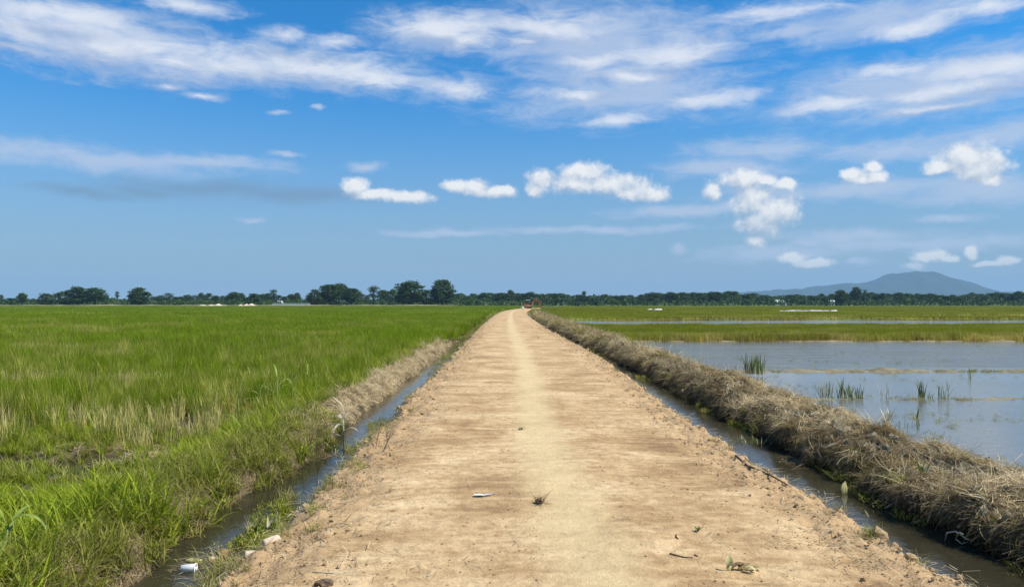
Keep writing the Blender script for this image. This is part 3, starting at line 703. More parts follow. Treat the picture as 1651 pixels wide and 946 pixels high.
def build_straw():
    r = np.random.default_rng(31)
    # mats over crest and back of the levee
    n = 8500; y = along(3.5, 120, n, r); t = r.uniform(.22, .93, n)
    P, N = surf_frame(levee_pt, t, y)
    scl = np.interp(y, [3, 15, 40, 120], [.72, 1.0, 1.7, 3.2]) * r.uniform(.6, 1.1, n)
    k = fbm(P[:, 0] * 1.1 + 7, P[:, 1] * .9, 3) < .16
    P, N, y, t, scl = P[k], N[k], y[k], t[k], scl[k]; n = len(P)
    tn = np.clip(.32 + .55 * fbm(P[:, 0] * 1.6, P[:, 1] * 1.6, 3) + .35 * r.random(n), 0, 1)
    scatter('straw', 'mat', P, tilt(N, r.random(n) * 6.28), scl, tn, 'dry straw matted over the crest of the levee', 'straw')
    m = 2600; yl = along(3.5, 60, m, r); tl = r.uniform(.2, .9, m); PL, NL = surf_frame(levee_pt, tl, yl)
    sl = r.lognormal(0, .55, m) * .042 * np.interp(yl, [3, 60], [1, 2.4])
    scatter('levee_clod', 'lump', PL + NL * .02, r.random((m, 3)) * 6.28, np.minimum(sl, .13), 0, 'brown clods of dug earth in the straw of the levee', 'earth')
    # hanks hanging over the ditch face
    n = 4300; y = along(3.5, 120, n, r); t = r.uniform(.16, .42, n)
    P, N = surf_frame(levee_pt, t, y); k = r.random(n) < np.interp(t, [.17, .24, .40], [.35, .8, 1.0]); P, y, t = P[k], y[k], t[k]; n = len(P)
    scl = np.interp(y, [3, 15, 40, 120], [.62, .85, 1.4, 2.2]) * r.uniform(.6, 1.15, n)
    rot = np.zeros((n, 3)); rot[:, 2] = r.normal(0, .7, n); rot[:, 1] = r.normal(0, .25, n); rot[:, 0] = r.normal(0, .25, n)
    tn = np.clip(.0 + .4 * fbm(P[:, 0], P[:, 1] * 1.3, 3) + .45 * r.random(n) ** 2, 0, .9)
    scatter('hanging_straw', 'hank', P + np.stack([0 * y, 0 * y, .02 + 0 * y], 1), rot, scl, tn, 'dry straw hanging down the ditch side of the levee', 'straw')
    n = 3400; y = along(3.5, 70, n, r); t = r.uniform(.08, .30, n)
    P, N = surf_frame(levee_pt, t, y)
    rot = np.zeros((n, 3)); rot[:, 2] = r.normal(0, .6, n)
    scatter('hanging_root', 'dark', P, rot, np.interp(y, [3, 15, 70], [.65, .9, 1.8]) * r.uniform(.6, 1.1, n), 0, 'dark muddy roots at the foot of the levee', 'roots')
    n = 700; y = along(4, 60, n, r); t = r.uniform(.06, .22, n); k = fbm(y * .5, 91.0, 3) > -.05; y, t = y[k], t[k]; n = len(y)
    scatter('levee_grass', 'olive', levee_pt(t, y), rz(n, r), r.uniform(.35, .85, n) * np.interp(y, [4, 60], [1, 2]), .1 + .5 * r.random(n), 'green weeds along the ditch foot of the levee', 'grass')
    # left bank straw
    n = 3000; y = along(11.0, 50, n, r); t = r.uniform(.18, .72, n)
    k = (r.random(n) < np.interp(y, [11, 12.5, 38, 48], [.25, 1, 1, .2])) & (fbm(y * .5, t * 2 + 5, 3) > -.45); y, t = y[k], t[k]; n = len(y)
    P, N = surf_frame(lb_pt, t, y)
    scatter('straw', 'mat', P, tilt(N, r.random(n) * 6.28), np.interp(y, [10, 20, 50], [.8, 1.0, 1.7]) * r.uniform(.6, 1.1, n), np.clip(.45 + .4 * r.random(n), 0, 1), 'pale dry straw lying on the left ditch bank', 'straw')
    n = 700; y = along(3.0, 12.0, n, r); t = r.uniform(.06, .4, n)
    P, N = surf_frame(lb_pt, t, y)
    scatter('straw', 'mat', P, tilt(N, r.random(n) * 6.28), r.uniform(.4, .7, n), .1 + .3 * r.random(n), 'dead stalks at the foot of the near left bank', 'straw')
    # weeds on the far levee
    n = 1800; y = along(22, 190, n, r); t = r.uniform(.2, .9, n)
    k = r.random(n) < np.interp(y, [22, 40, 60], [.15, .6, 1]); y, t = y[k], t[k]; n = len(y)
    P = levee_pt(t, y)
    scatter('levee_grass', 'olive', P, rz(n, r), np.interp(y, [20, 50, 190], [1.0, 1.8, 3.6]) * r.uniform(.6, 1.1, n), .1 + .6 * r.random(n), 'grey green weeds on the far end of the levee', 'grass')
    # crumbs and straw along the road edges
    def edgepts(n, y0, y1, spread):
        y = along(y0, y1, n, r); side = r.random(n) < .5
        q = np.abs(r.normal(0, spread, n)) - .22
        x = np.where(side, road_l(y) + q, road_r(y) - q); return x, y
    x, y = edgepts(12000, 3.0, 60, .45); n = len(x)
    s = r.lognormal(0, .55, n) * .0080 * np.interp(y, [3, 20, 60], [1, 1.5, 2.6]); s = np.minimum(s, .022 + .001 * y)
    scatter('earth_crumb', 'clod', np.stack([x, y, road_z(x, y) + s * .3], 1), np.stack([r.random(n) * .6, r.random(n) * .6, r.random(n) * 6.3], 1), s, 0, 'loose crumbs of earth along the road edges', 'earth')
    x, y = edgepts(2600, 3.0, 45, .50); n = len(x)
    scatter('straw_litter', 'litter', np.stack([x, y, road_z(x, y) + .004], 1), rz(n, r), np.interp(y, [3, 20, 45], [.8, 1.2, 1.8]) * r.uniform(.6, 1.2, n), r.random(n), 'bits of dry straw strewn along the road edges', 'straw')
    n = 4200; y = along(3.2, 40, n, r); x = cen(y) + r.uniform(-2.1, 2.1, n); k = np.abs(x - track_x(y)) > .3; x, y = x[k], y[k]; n = len(x)
    s = r.lognormal(0, .6, n) * .0050 * np.interp(y, [3, 20, 40], [1, 1.5, 2.0]); s = np.minimum(s, .014)
    scatter('earth_crumb', 'clod', np.stack([x, y, road_z(x, y) + s * .25], 1), np.stack([0 * x, 0 * x, r.random(n) * 6.3], 1), s, 0, 'small crumbs of earth on the road surface', 'earth')
    n = 480; y = along(3.2, 30, n, r); x = cen(y) + r.uniform(-2.2, 2.2, n)
    scatter('straw_litter', 'litter', np.stack([x, y, road_z(x, y) + .003], 1), rz(n, r), r.uniform(.3, .7, n), r.random(n) * .6, 'thin straw scraps on the road surface', 'straw')
    # thin dry grass on the road shoulders
    n = 520; y = along(5, 40, n, r); side = r.random(n) < .72; q = r.normal(-.12, .16, n)
    x = np.where(side, road_l(y) + q, road_r(y) - q)
    scatter('shoulder_grass', 'olive', np.stack([x, y, road_z(x, y) - .01], 1), rz(n, r), r.uniform(.25, .6, n), .35 + .6 * r.random(n), 'sparse dry grass on the road shoulders', 'grass')

def build_ditch_weeds():
    r = np.random.default_rng(51)
    n = 1500; y = along(4.5, 45, n, r); x = road_l(y) - .42 - np.abs(r.normal(0, .22, n))
    k = (fbm(x * .7 + 2, y * .55, 3) > .34) & ((y < 5.4) | (y > 6.7)); x, y = x[k], y[k]; n = len(x)
    scatter('ditch_weed', 'leafy', np.stack([x, y, np.maximum(road_z(x, y), WATER - .03)], 1), rz(n, r), r.uniform(.35, .75, n), .3 + .5 * r.random(n), 'small leaved weeds at the road side of the left ditch', 'weeds')
    n = 700; y = along(4.5, 45, n, r); x = road_l(y) - .30 - np.abs(r.normal(0, .18, n)); k = fbm(x * .9 + 12, y * .7, 3) > .3; x, y = x[k], y[k]; n = len(x)
    scatter('ditch_grass', 'olive', np.stack([x, y, np.maximum(road_z(x, y), WATER - .03)], 1), rz(n, r), r.uniform(.35, .9, n), .2 + .7 * r.random(n), 'olive grass tufts at the road side of the left ditch', 'grass')
    n = 900; y = along(6, 45, n, r); x = cen(y) + 3.55 + r.normal(0, .22, n); k = fbm(x * .8 + 5, y * .35, 3) > .30; x, y = x[k], y[k]; n = len(x)
    scatter('ditch_weed', 'leafy', np.stack([x, y, np.full(n, WATER - .02)], 1), rz(n, r), r.uniform(.35, .7, n), .35 + .5 * r.random(n), 'small leaved weeds floating in the right ditch', 'weeds')
    cx_ = np.concatenate([np.full(40, at(330, 905, WATER)[0]), np.full(60, at(1290, 745, WATER)[0]), np.full(20, at(515, 735, WATER)[0])]); cy_ = np.concatenate([np.full(40, at(330, 905, WATER)[1]), np.full(60, at(1290, 745, WATER)[1]), np.full(20, at(515, 735, WATER)[1])])
    n = len(cx_); P = np.stack([cx_ + r.normal(0, .13, n), cy_ + r.normal(0, .16, n), np.full(n, WATER + .002)], 1)
    scatter('floating_straw', 'litter', P, rz(n, r), r.uniform(.4, .9, n), .1 + .7 * r.random(n), 'straw and scum floating on the ditch water', 'straw')
    # hummocks on the levee foot and loose clods fallen into the ditch
    n = 900; y = along(4, 45, n, r); side = r.random(n) < .5
    x = np.where(side, road_r(y) + np.abs(r.normal(.05, .14, n)), road_l(y) - np.abs(r.normal(.05, .14, n))); s_ = r.lognormal(0, .45, n) * .022 * np.interp(y, [4, 45], [1, 2.2])
    scatter('earth_clod', 'clod', np.stack([x, y, road_z(x, y) + s_ * .2], 1), np.stack([r.random(n), r.random(n), r.random(n) * 6.3], 1), np.stack([s_, s_, s_ * 1.5], 1), 0, 'crumbling clods of earth along the broken road edges', 'earth')

def build_right_field():
    r = np.random.default_rng(41)
    lv = lambda y: cen(y) + 5.7
    y0 = lambda x: 43.5
    x, y = fill(lv, REDGE, 43.2, 67, 6.5, r); k = (y < 67 + 1.5 * fbm(x * .07, 9.5, 3) - .6) & (y > 43.4 + 1.0 * fbm(x * .13, 5.5, 4)); x, y = x[k], y[k]; n = len(x)
    scatter('rice', 'strip', np.stack([x, y, np.full(n, -.50)], 1), rz(n, r), (.8 + .25 * r.random(n)) * (1 + .2 * fbm(x * .2, y * .2, 2)), .05 + .35 * sstep(-.1, .6, fbm(x * .12, y * .3, 3)) + np.where(y < 45.6, .6, .1) * r.random(n), 'strip of ripening rice standing in the flooded paddies', 'rice')
    x, y = fill(lambda y: cen(y) + 5.5, REDGE, 92, 420, .26, r); k = ground_z(x, y) > -.5; x, y = x[k], y[k]; n = len(x)
    s = np.stack([np.ones(n), np.ones(n), .75 + .25 * fbm(x * .05, y * .05, 3)], 1)
    scatter('rice', 'stripfar', np.stack([x, y, ground_z(x, y) - .02], 1), rz(n, r), s, .02 + .45 * sstep(-.1, .6, fbm(x * .015, y * .06, 3)), 'distant olive rice behind the flooded paddies', 'rice')
    # sparse shoots breaking the water
    n = 2400; y = r.uniform(8, 41, n); x = lv(y) + .3 + r.random(n) ** 1.5 * (REDGE(y) - lv(y)); k = fbm(x * .3, y * .6, 3) > np.where(y < 17, .08, .30); x, y = x[k], y[k]; n = len(x)
    scatter('water_grass', 'olive', np.stack([x, y, np.full(n, WATER - .05)], 1), rz(n, r), np.stack([r.uniform(.3, .8, n)] * 2 + [r.uniform(.3, .7, n)], 1), .2 + .4 * r.random(n), 'sparse grass shoots breaking the paddy water', 'grass')
    # grass on the bunds
    n = 1100; x = r.uniform(7, 40, n); w = np.where(r.random(n) < .7, 24.2, 17.4); y = w + .35 * fbm(x * .12, w, 3) + r.normal(0, .12, n)
    scatter('bund_grass', 'olive', np.stack([x, y, np.full(n, WATER - .02)], 1), rz(n, r), r.uniform(.25, .6, n), .3 + .6 * r.random(n), 'short dry grass on the mud bunds', 'grass')

build_left_field(); build_straw(); build_ditch_weeds(); build_right_field()

# ------------------------------------------------------------------ trees along the horizon
def tube_np(pts, rad, sides=6):
    pts = np.asarray(pts, float); n = len(pts); V = []
    for i in range(n):
        d = pts[min(i + 1, n - 1)] - pts[max(i - 1, 0)]; d = d / (np.linalg.norm(d) + 1e-9)
        u = np.cross(d, (0, 0, 1) if abs(d[2]) < .9 else (1, 0, 0)); u /= np.linalg.norm(u); v = np.cross(d, u)
        a = np.arange(sides) / sides * 2 * np.pi
        V.append(pts[i] + rad[i] * (np.cos(a)[:, None] * u + np.sin(a)[:, None] * v))
    V = np.concatenate(V); Fq = []
    for i in range(n - 1):
        for j in range(sides):
            k = (j + 1) % sides; Fq.append((i * sides + j, i * sides + k, (i + 1) * sides + k, (i + 1) * sides + j))
    return V, np.array(Fq)
def join_np(parts):
    V, Fa, o = [], [], 0
    for v, f in parts: V.append(v); Fa.append(f + o); o += len(v)
    return np.concatenate(V), np.concatenate(Fa)

def tree_meshes(seed, shape):
    """a tree of height 1: trunk with limbs, crown of leaf clusters round the limb ends"""
    r = np.random.default_rng(seed)
    P = dict(round=(.22, .50, .40, 40, 60, .034), dome=(.10, .62, .46, 52, 60, .034), tall=(.12, .30, .46, 34, 50, .030), airy=(.26, .40, .38, 20, 44, .026), bush=(.02, .75, .50, 40, 56, .038), slim=(.55, .16, .22, 7, 50, .030))[shape]
    base, wid, hgt, nc, nl, ls = P
    cz = (base + .97) / 2; hv = (.97 - base) / 2
    tops, parts = [], []
    tr = [(0, 0, -.03), (r.normal(0, .01), r.normal(0, .01), max(.06, base * .6)), (r.normal(0, .02), r.normal(0, .02), base + .15), (r.normal(0, .03), r.normal(0, .03), min(.8, cz + .1))]
    parts.append(tube_np(tr, [.030, .024, .019, .006]))
    V, rnd = [], []
    for i in range(nc):
        a = i * 2.4 + r.normal(0, .4); u = -1 + 2 * (i + .5) / nc + r.normal(0, .12); u = max(-1, min(1, u))
        env = math.sqrt(max(.05, 1 - u * u)) if u > 0 else (1 - .35 * u * u if shape in ('dome', 'bush') else 1 - .6 * u * u)
        q = r.uniform(.45, 1.0) * env
        c = np.array([wid * .40 * q * math.cos(a), wid * .40 * q * math.sin(a), cz + u * hv * .86])
        if i % 3 == 0:
            s = np.array([0, 0, max(.05, min(base + .12, c[2] - .1)) + r.uniform(0, .1)])
            parts.append(tube_np([s, (s + c) / 2 + (0, 0, .03), c], [.011, .008, .003], 5))
        cr = r.uniform(.07, .125) * (1.1 if shape in ('dome', 'bush', 'round') else .85)
        m = int(nl * r.uniform(.7, 1.2)); d = r.normal(size=(m, 3)); d /= np.linalg.norm(d, axis=1)[:, None]
        pt = c + d * cr * r.uniform(.45, 1.05, m)[:, None] * np.array([1.15, 1.15, .8])
        nrm = d + .7 * r.normal(size=(m, 3)); nrm /= np.linalg.norm(nrm, axis=1)[:, None]
        u1 = np.cross(nrm, r.normal(size=(m, 3))); u1 /= np.linalg.norm(u1, axis=1)[:, None]; v1 = np.cross(nrm, u1)
        sz = (ls * r.uniform(.6, 1.2, m))[:, None]
        V.append(np.stack([pt - u1 * sz, pt - v1 * sz * .55, pt + u1 * sz, pt + v1 * sz * .55], 1)); rnd.append(np.clip(r.normal(r.uniform(.25, .75), .2, m), 0, 1))
    V = np.concatenate(V); n = len(V)
    crown = mesh_np('crown', V.reshape(-1, 3), np.arange(n * 4).reshape(n, 4), M['leaf'], attrs={'rnd': np.repeat(np.concatenate(rnd), 4), 'hh': np.ones(n * 4)})
    tv, tf = join_np(parts)
    return mesh_np('trunk', tv, tf, M['bark'], True), crown
TREES = {k: [tree_meshes(700 + 10 * j + i, k) for i in range(3 if k in ('round', 'dome', 'tall') else 2)] for j, k in enumerate(('round', 'dome', 'tall', 'airy', 'bush', 'slim'))}
_tn = [0]
def tree(px_, top, width, d, shape, label, group=None, name='tree'):
    """px_, top: where the crown stands and ends in the photo; width in photo pixels"""
    _tn[0] += 1; r = random.Random(_tn[0] * 31)
    tm, cm = TREES[shape][_tn[0] % len(TREES[shape])]
    gz = -.4; h = (HY - top) / F * d + CAMZ - gz
    nat = dict(round=.50, dome=.62, tall=.30, airy=.40, bush=.75, slim=.16)[shape] * .72 + .15
    wx = width / F * d / nat / h
    e = empty(name, ((px_ - CXP) / F * d, d, gz), r.random() * 6.28)
    e.scale = (h * wx, h * wx, h)
    link('trunk', tm, e); link('crown', cm, e)
    return tag(e, label, 'tree', group)

def build_trees():
    big = [(661, 451.5, 54, 470, 'dome', 'widest dark dome shaped tree standing on the left horizon'),
           (714, 449.5, 44, 465, 'dome', 'tallest tree on the left horizon beside the wide dark dome tree'),
           (690, 465, 26, 462, 'bush', 'low bright bushy tree filling the gap between the two tallest trees'),
           (532, 457, 38, 480, 'round', 'dark rounded tree at the left of the paired crowns mid horizon'),
           (548, 456, 36, 490, 'round', 'dark rounded tree at the right of the paired crowns mid horizon'),
           (508, 466, 26, 470, 'bush', 'bushy tree at the outer foot of the paired dark crowns'),
           (566, 463, 30, 475, 'round', 'lower green tree leaning against the paired dark crowns'),
           (603, 458, 28, 480, 'airy', 'sparse pale tree with open crown before the wide dome tree'),
           (226, 463, 37, 440, 'dome', 'isolated compact dark round tree in the open left field'),
           (128, 461, 36, 450, 'dome', 'tallest tree of the broad leafy clump at far left'),
           (108, 467, 34, 446, 'bush', 'low leafy tree at the outer side of the broad left clump'),
           (155, 463.5, 38, 455, 'round', 'leafy tree at the inner side of the broad left clump'),
           (76, 471, 28, 450, 'bush', 'low bush standing apart just outside the broad left clump'),
           (191, 469, 8, 455, 'slim', 'thin stemmed tree with a small tuft between clump and round tree'),
           (39, 472, 17, 450, 'round', 'small dark round tree standing alone near the far left'),
           (442, 464, 16, 520, 'airy', 'slender airy tree rising above the low left treeline'),
           (1357, 466, 22, 520, 'tall', 'dark upright tree in front of the low hill slope'),
           (1382, 462, 19, 560, 'round', 'tallest tree under the hill beside the dark upright one'),
           (1396, 467, 8, 560, 'slim', 'slim tree close behind the tallest tree under the hill'),
           (942, 468, 9, 600, 'tall', 'narrow pointed tree rising above the even wood'),
           (823, 467, 15, 580, 'round', 'tree with raised crown behind the end of the road')]
    for a in big: tree(*a)
    r = random.Random(5)
    small = [(5, 475, 13)] + [(20 + 6 * i, r.uniform(478, 481), 12) for i in range(2)] + [(56, 480, 14), (92, 473, 20), (142, 469, 24), (172, 474, 14), (183, 480, 10), (203, 481, 12), (212, 480, 12)] \
        + [(x, r.uniform(470, 478), r.uniform(13, 24)) for x in (250, 262, 274, 285, 293, 303, 314, 326, 338, 350, 360, 370, 379, 390, 400, 410, 421, 431, 450, 460, 470, 480)] \
        + [(502, 474, 20), (520, 470, 24), (580, 470, 20), (592, 474, 18), (618, 466, 18), (632, 464, 22), (645, 468, 20), (676, 470, 22), (700, 472, 20), (733, 472, 18)]
    for x, t, w in small:
        sh = r.choice(['round', 'tall', 'bush', 'airy', 'dome'])
        tree(x, t, w, r.uniform(500, 560), sh, dict(round='small rounded', tall='small upright', dome='small domed', bush='small bushy', airy='small thin crowned')[sh] + ' tree of the uneven treeline behind the left rice field', 'small ' + sh + ' trees behind the left field')
    x = 742.
    while x < 1700:
        t = 474 + 2.5 * math.sin(x * .021) + r.uniform(-3.0, 2.2) - (3 if x > 1560 else 0) - (1.5 if 1040 < x < 1200 else 0)
        sh = r.choice(['round', 'tall', 'dome', 'round', 'bush'])
        tree(x, t, r.uniform(16, 28), r.uniform(560, 620), sh, dict(round='rounded', tall='tall narrow', dome='broad domed', bush='low bushy')[sh] + ' dark green tree of the long even wood behind the flooded fields', sh + ' trees of the long wood')
        x += r.uniform(7, 11.5)
    # undergrowth and the trees behind them, one mass
    q = np.random.default_rng(61); V, rnd = [], []
    n = 30000
    xp = q.uniform(-120, 1780, n); d = np.where(q.random(n) < .5, q.uniform(600, 690, n), q.uniform(520, 600, n)); d = np.where(xp < 740, np.where(d > 600, q.uniform(540, 640, n), q.uniform(470, 540, n)), d)
    hm = 3.2 + 5.5 * sstep(-.5, .7, fbm(xp * .03, d * .01, 4)) * np.where(d > 540, 1, .55) * np.where(xp < 740, .5, 1.0)
    z = -.4 + hm * q.random(n) ** .7
    P = np.stack([(xp - CXP) / F * d, d, z], 1)
    nn = q.normal(size=(n, 3)); nn[:, 1] -= .6; nn[:, 2] += .4; nn /= np.linalg.norm(nn, axis=1)[:, None]
    u = np.cross(nn, q.normal(size=(n, 3))); u /= np.linalg.norm(u, axis=1)[:, None]; v = np.cross(nn, u); s = q.uniform(.5, 1.1, n)[:, None]
    V = np.stack([P - u * s, P - v * s * .6, P + u * s, P + v * s * .6], 1)
    o = link('undergrowth', mesh_np('undergrowth', V.reshape(-1, 3), np.arange(n * 4).reshape(n, 4), M['leaf'], attrs={'rnd': np.repeat(np.clip(.5 + .4 * fbm(xp * .05, d * .02, 3) + q.normal(0, .15, n), 0, 1), 4), 'hh': np.ones(4 * n)}))
    tag(o, 'dense green undergrowth between and behind the horizon trees', 'undergrowth', kind='stuff')
build_trees()

# ------------------------------------------------------------------ far things: excavator, houses, sheets, sand
import bmesh
def bm_box(bm, c, s, rot=None, taper=1.0):
    v = []
    for z in (-.5, .5):
        k = taper if z > 0 else 1.0
        for x, y in ((-.5, -.5), (.5, -.5), (.5, .5), (-.5, .5)):
            p = Vector((x * s[0] * k, y * s[1] * k, z * s[2]))
            if rot: p.rotate(rot)
            v.append(bm.verts.new(p + Vector(c)))
    for f in ((3, 2, 1, 0), (4, 5, 6, 7), (0, 1, 5, 4), (1, 2, 6, 5), (2, 3, 7, 6), (3, 0, 4, 7)): bm.faces.new([v[i] for i in f])
def bm_prism(bm, prof, y0, y1):
    """profile in x,z pushed along y"""
    a = [bm.verts.new((x, y0, z)) for x, z in prof]; b = [bm.verts.new((x, y1, z)) for x, z in prof]
    bm.faces.new(a); bm.faces.new(b[::-1])
    for i in range(len(prof)): j = (i + 1) % len(prof); bm.faces.new((a[j], a[i], b[i], b[j]))
def bm_tube(bm, pts, rad, sides=6):
    v, f = tube_np(pts, rad if hasattr(rad, '__len__') else [rad] * len(pts), sides)
    vs = [bm.verts.new(p) for p in v]
    for q in f: bm.faces.new([vs[i] for i in q])
    bm.faces.new(vs[:sides][::-1]); bm.faces.new(vs[-sides:])
def part(name, mat, parent, fn, bevel=0.0, smooth=False, loc=None, rot=None):
    bm = bmesh.new(); fn(bm)
    bmesh.ops.recalc_face_normals(bm, faces=bm.faces)
    if bevel: bmesh.ops.bevel(bm, geom=bm.edges[:], offset=bevel, segments=2, affect='EDGES', profile=.5)
    me = bpy.data.meshes.new(name); bm.to_mesh(me); bm.free(); me.materials.append(mat)
    if smooth: me.polygons.foreach_set('use_smooth', [True] * len(me.polygons))
    return link(name, me, parent, loc, rot)

M['orange'] = mat_plain('orange_red_paint', (.52, .075, .035), .45, .4, .12, 2.0)
M['steel'] = mat_plain('dark_steel', (.035, .034, .033), .6, .4, .3, 4.0)
M['cabgrey'] = mat_plain('pale_cab_panel', (.55, .56, .54), .5, .4, .1, 3.0)
M['rubber'] = mat_plain('track_rubber', (.022, .022, .021), .85, .2, .3, 6.0)
M['dust'] = mat_plain('dusty_cream_panel', (.55, .42, .27), .8, .2, .2, 3.0)
M['glass'] = mat_plain('dark_window_glass', (.02, .03, .035), .08, .6, .1, 2.0)
M['wall'] = mat_plain('white_render', (.72, .71, .68), .85, .2, .08, .6)
M['roofred'] = mat_plain('red_roof_sheet', (.17, .085, .065), .8, .2, .2, 1.0)
M['roofpale'] = mat_plain('pale_metal_roof', (.70, .72, .72), .5, .4, .1, .8)
M['sheet'] = mat_plain('white_plastic_sheet', (.66, .65, .58), .5, .4, .08, 3.0)
M['sand'] = mat_earth('pale_sand', (.50, .40, .28), (.68, .57, .42), .4, False)

def build_excavator():
    d = 238.0; x0 = (852.5 - CXP) / F * d
    e = empty('excavator', (x0, d, float(road_z(np.array([x0]), np.array([d]))[0]) - .02))
    tag(e, 'small orange red excavator with pale canopy digging at the road end', 'excavator')
    for s in (-1, 1):
        prof = [(-1.05, .22), (-.92, .05), (-.75, 0), (.75, 0), (.92, .05), (1.05, .22), (1.0, .40), (.85, .48), (-.85, .48), (-1.0, .40)]
        t = part('track', M['rubber'], e, lambda bm: bm_prism(bm, prof, s * .62 - .17, s * .62 + .17))
        for wx in (-.78, 0, .78):
            part('roller', M['steel'], t, lambda bm: bm_tube(bm, [(wx, s * .62 - .19, .23), (wx, s * .62 + .19, .23)], .15, 10))
    part('undercarriage', M['steel'], e, lambda bm: bm_box(bm, (0, 0, .42), (.9, 1.0, .3)))
    b = part('body', M['orange'], e, lambda bm: bm_prism(bm, [(-1.1, .60), (.85, .60), (.85, 1.02), (.1, 1.10), (-.25, 1.42), (-1.0, 1.42), (-1.15, 1.2)], -.70, .70), .04)
    part('side_panel', M['dust'], b, lambda bm: bm_box(bm, (-.1, -.715, .82), (1.3, .03, .30)))
    part('counterweight', M['cabgrey'], b, lambda bm: bm_box(bm, (-1.12, 0, .95), (.16, 1.2, .5)), .03)
    for px_ in (-.75, .45):
        for py_ in (-.45, .45): part('canopy_post', M['steel'], e, lambda bm: bm_tube(bm, [(px_, py_, 1.0), (px_, py_, 2.62)], .04))
    part('seat', M['steel'], e, lambda bm: (bm_box(bm, (-.2, 0, 1.45), (.5, .5, .14)), bm_box(bm, (-.45, 0, 1.75), (.12, .5, .55))), .02)
    part('canopy_roof', M['roofpale'], e, lambda bm: bm_prism(bm, [(-.95, 2.62), (.68, 2.62), (.68, 2.70), (.45, 2.80), (-.75, 2.80), (-.95, 2.72)], -.62, .62))
    boom = part('boom', M['orange'], e, lambda bm: bm_prism(bm, [(.75, .95), (1.0, .95), (1.75, 2.35), (2.75, 2.45), (2.80, 2.70), (1.6, 2.68), (1.35, 2.45)], -.13, .13))
    part('boom_cylinder', M['cabgrey'], boom, lambda bm: bm_tube(bm, [(1.0, 0, .80), (1.75, 0, 2.2)], .06))
    arm = part('arm', M['orange'], e, lambda bm: bm_prism(bm, [(2.55, 2.62), (2.85, 2.72), (3.6, 2.30), (4.05, 1.35), (3.85, 1.25), (3.3, 1.95)], -.11, .11))
    part('arm_cylinder', M['steel'], arm, lambda bm: bm_tube(bm, [(2.0, 0, 2.80), (3.0, 0, 2.75)], .06))
    part('bucket', M['orange'], e, lambda bm: bm_prism(bm, [(3.80, 1.45), (4.15, 1.40), (4.25, .95), (4.0, .60), (3.55, .55), (3.4, .75), (3.75, .85), (3.88, 1.1)], -.32, .32))

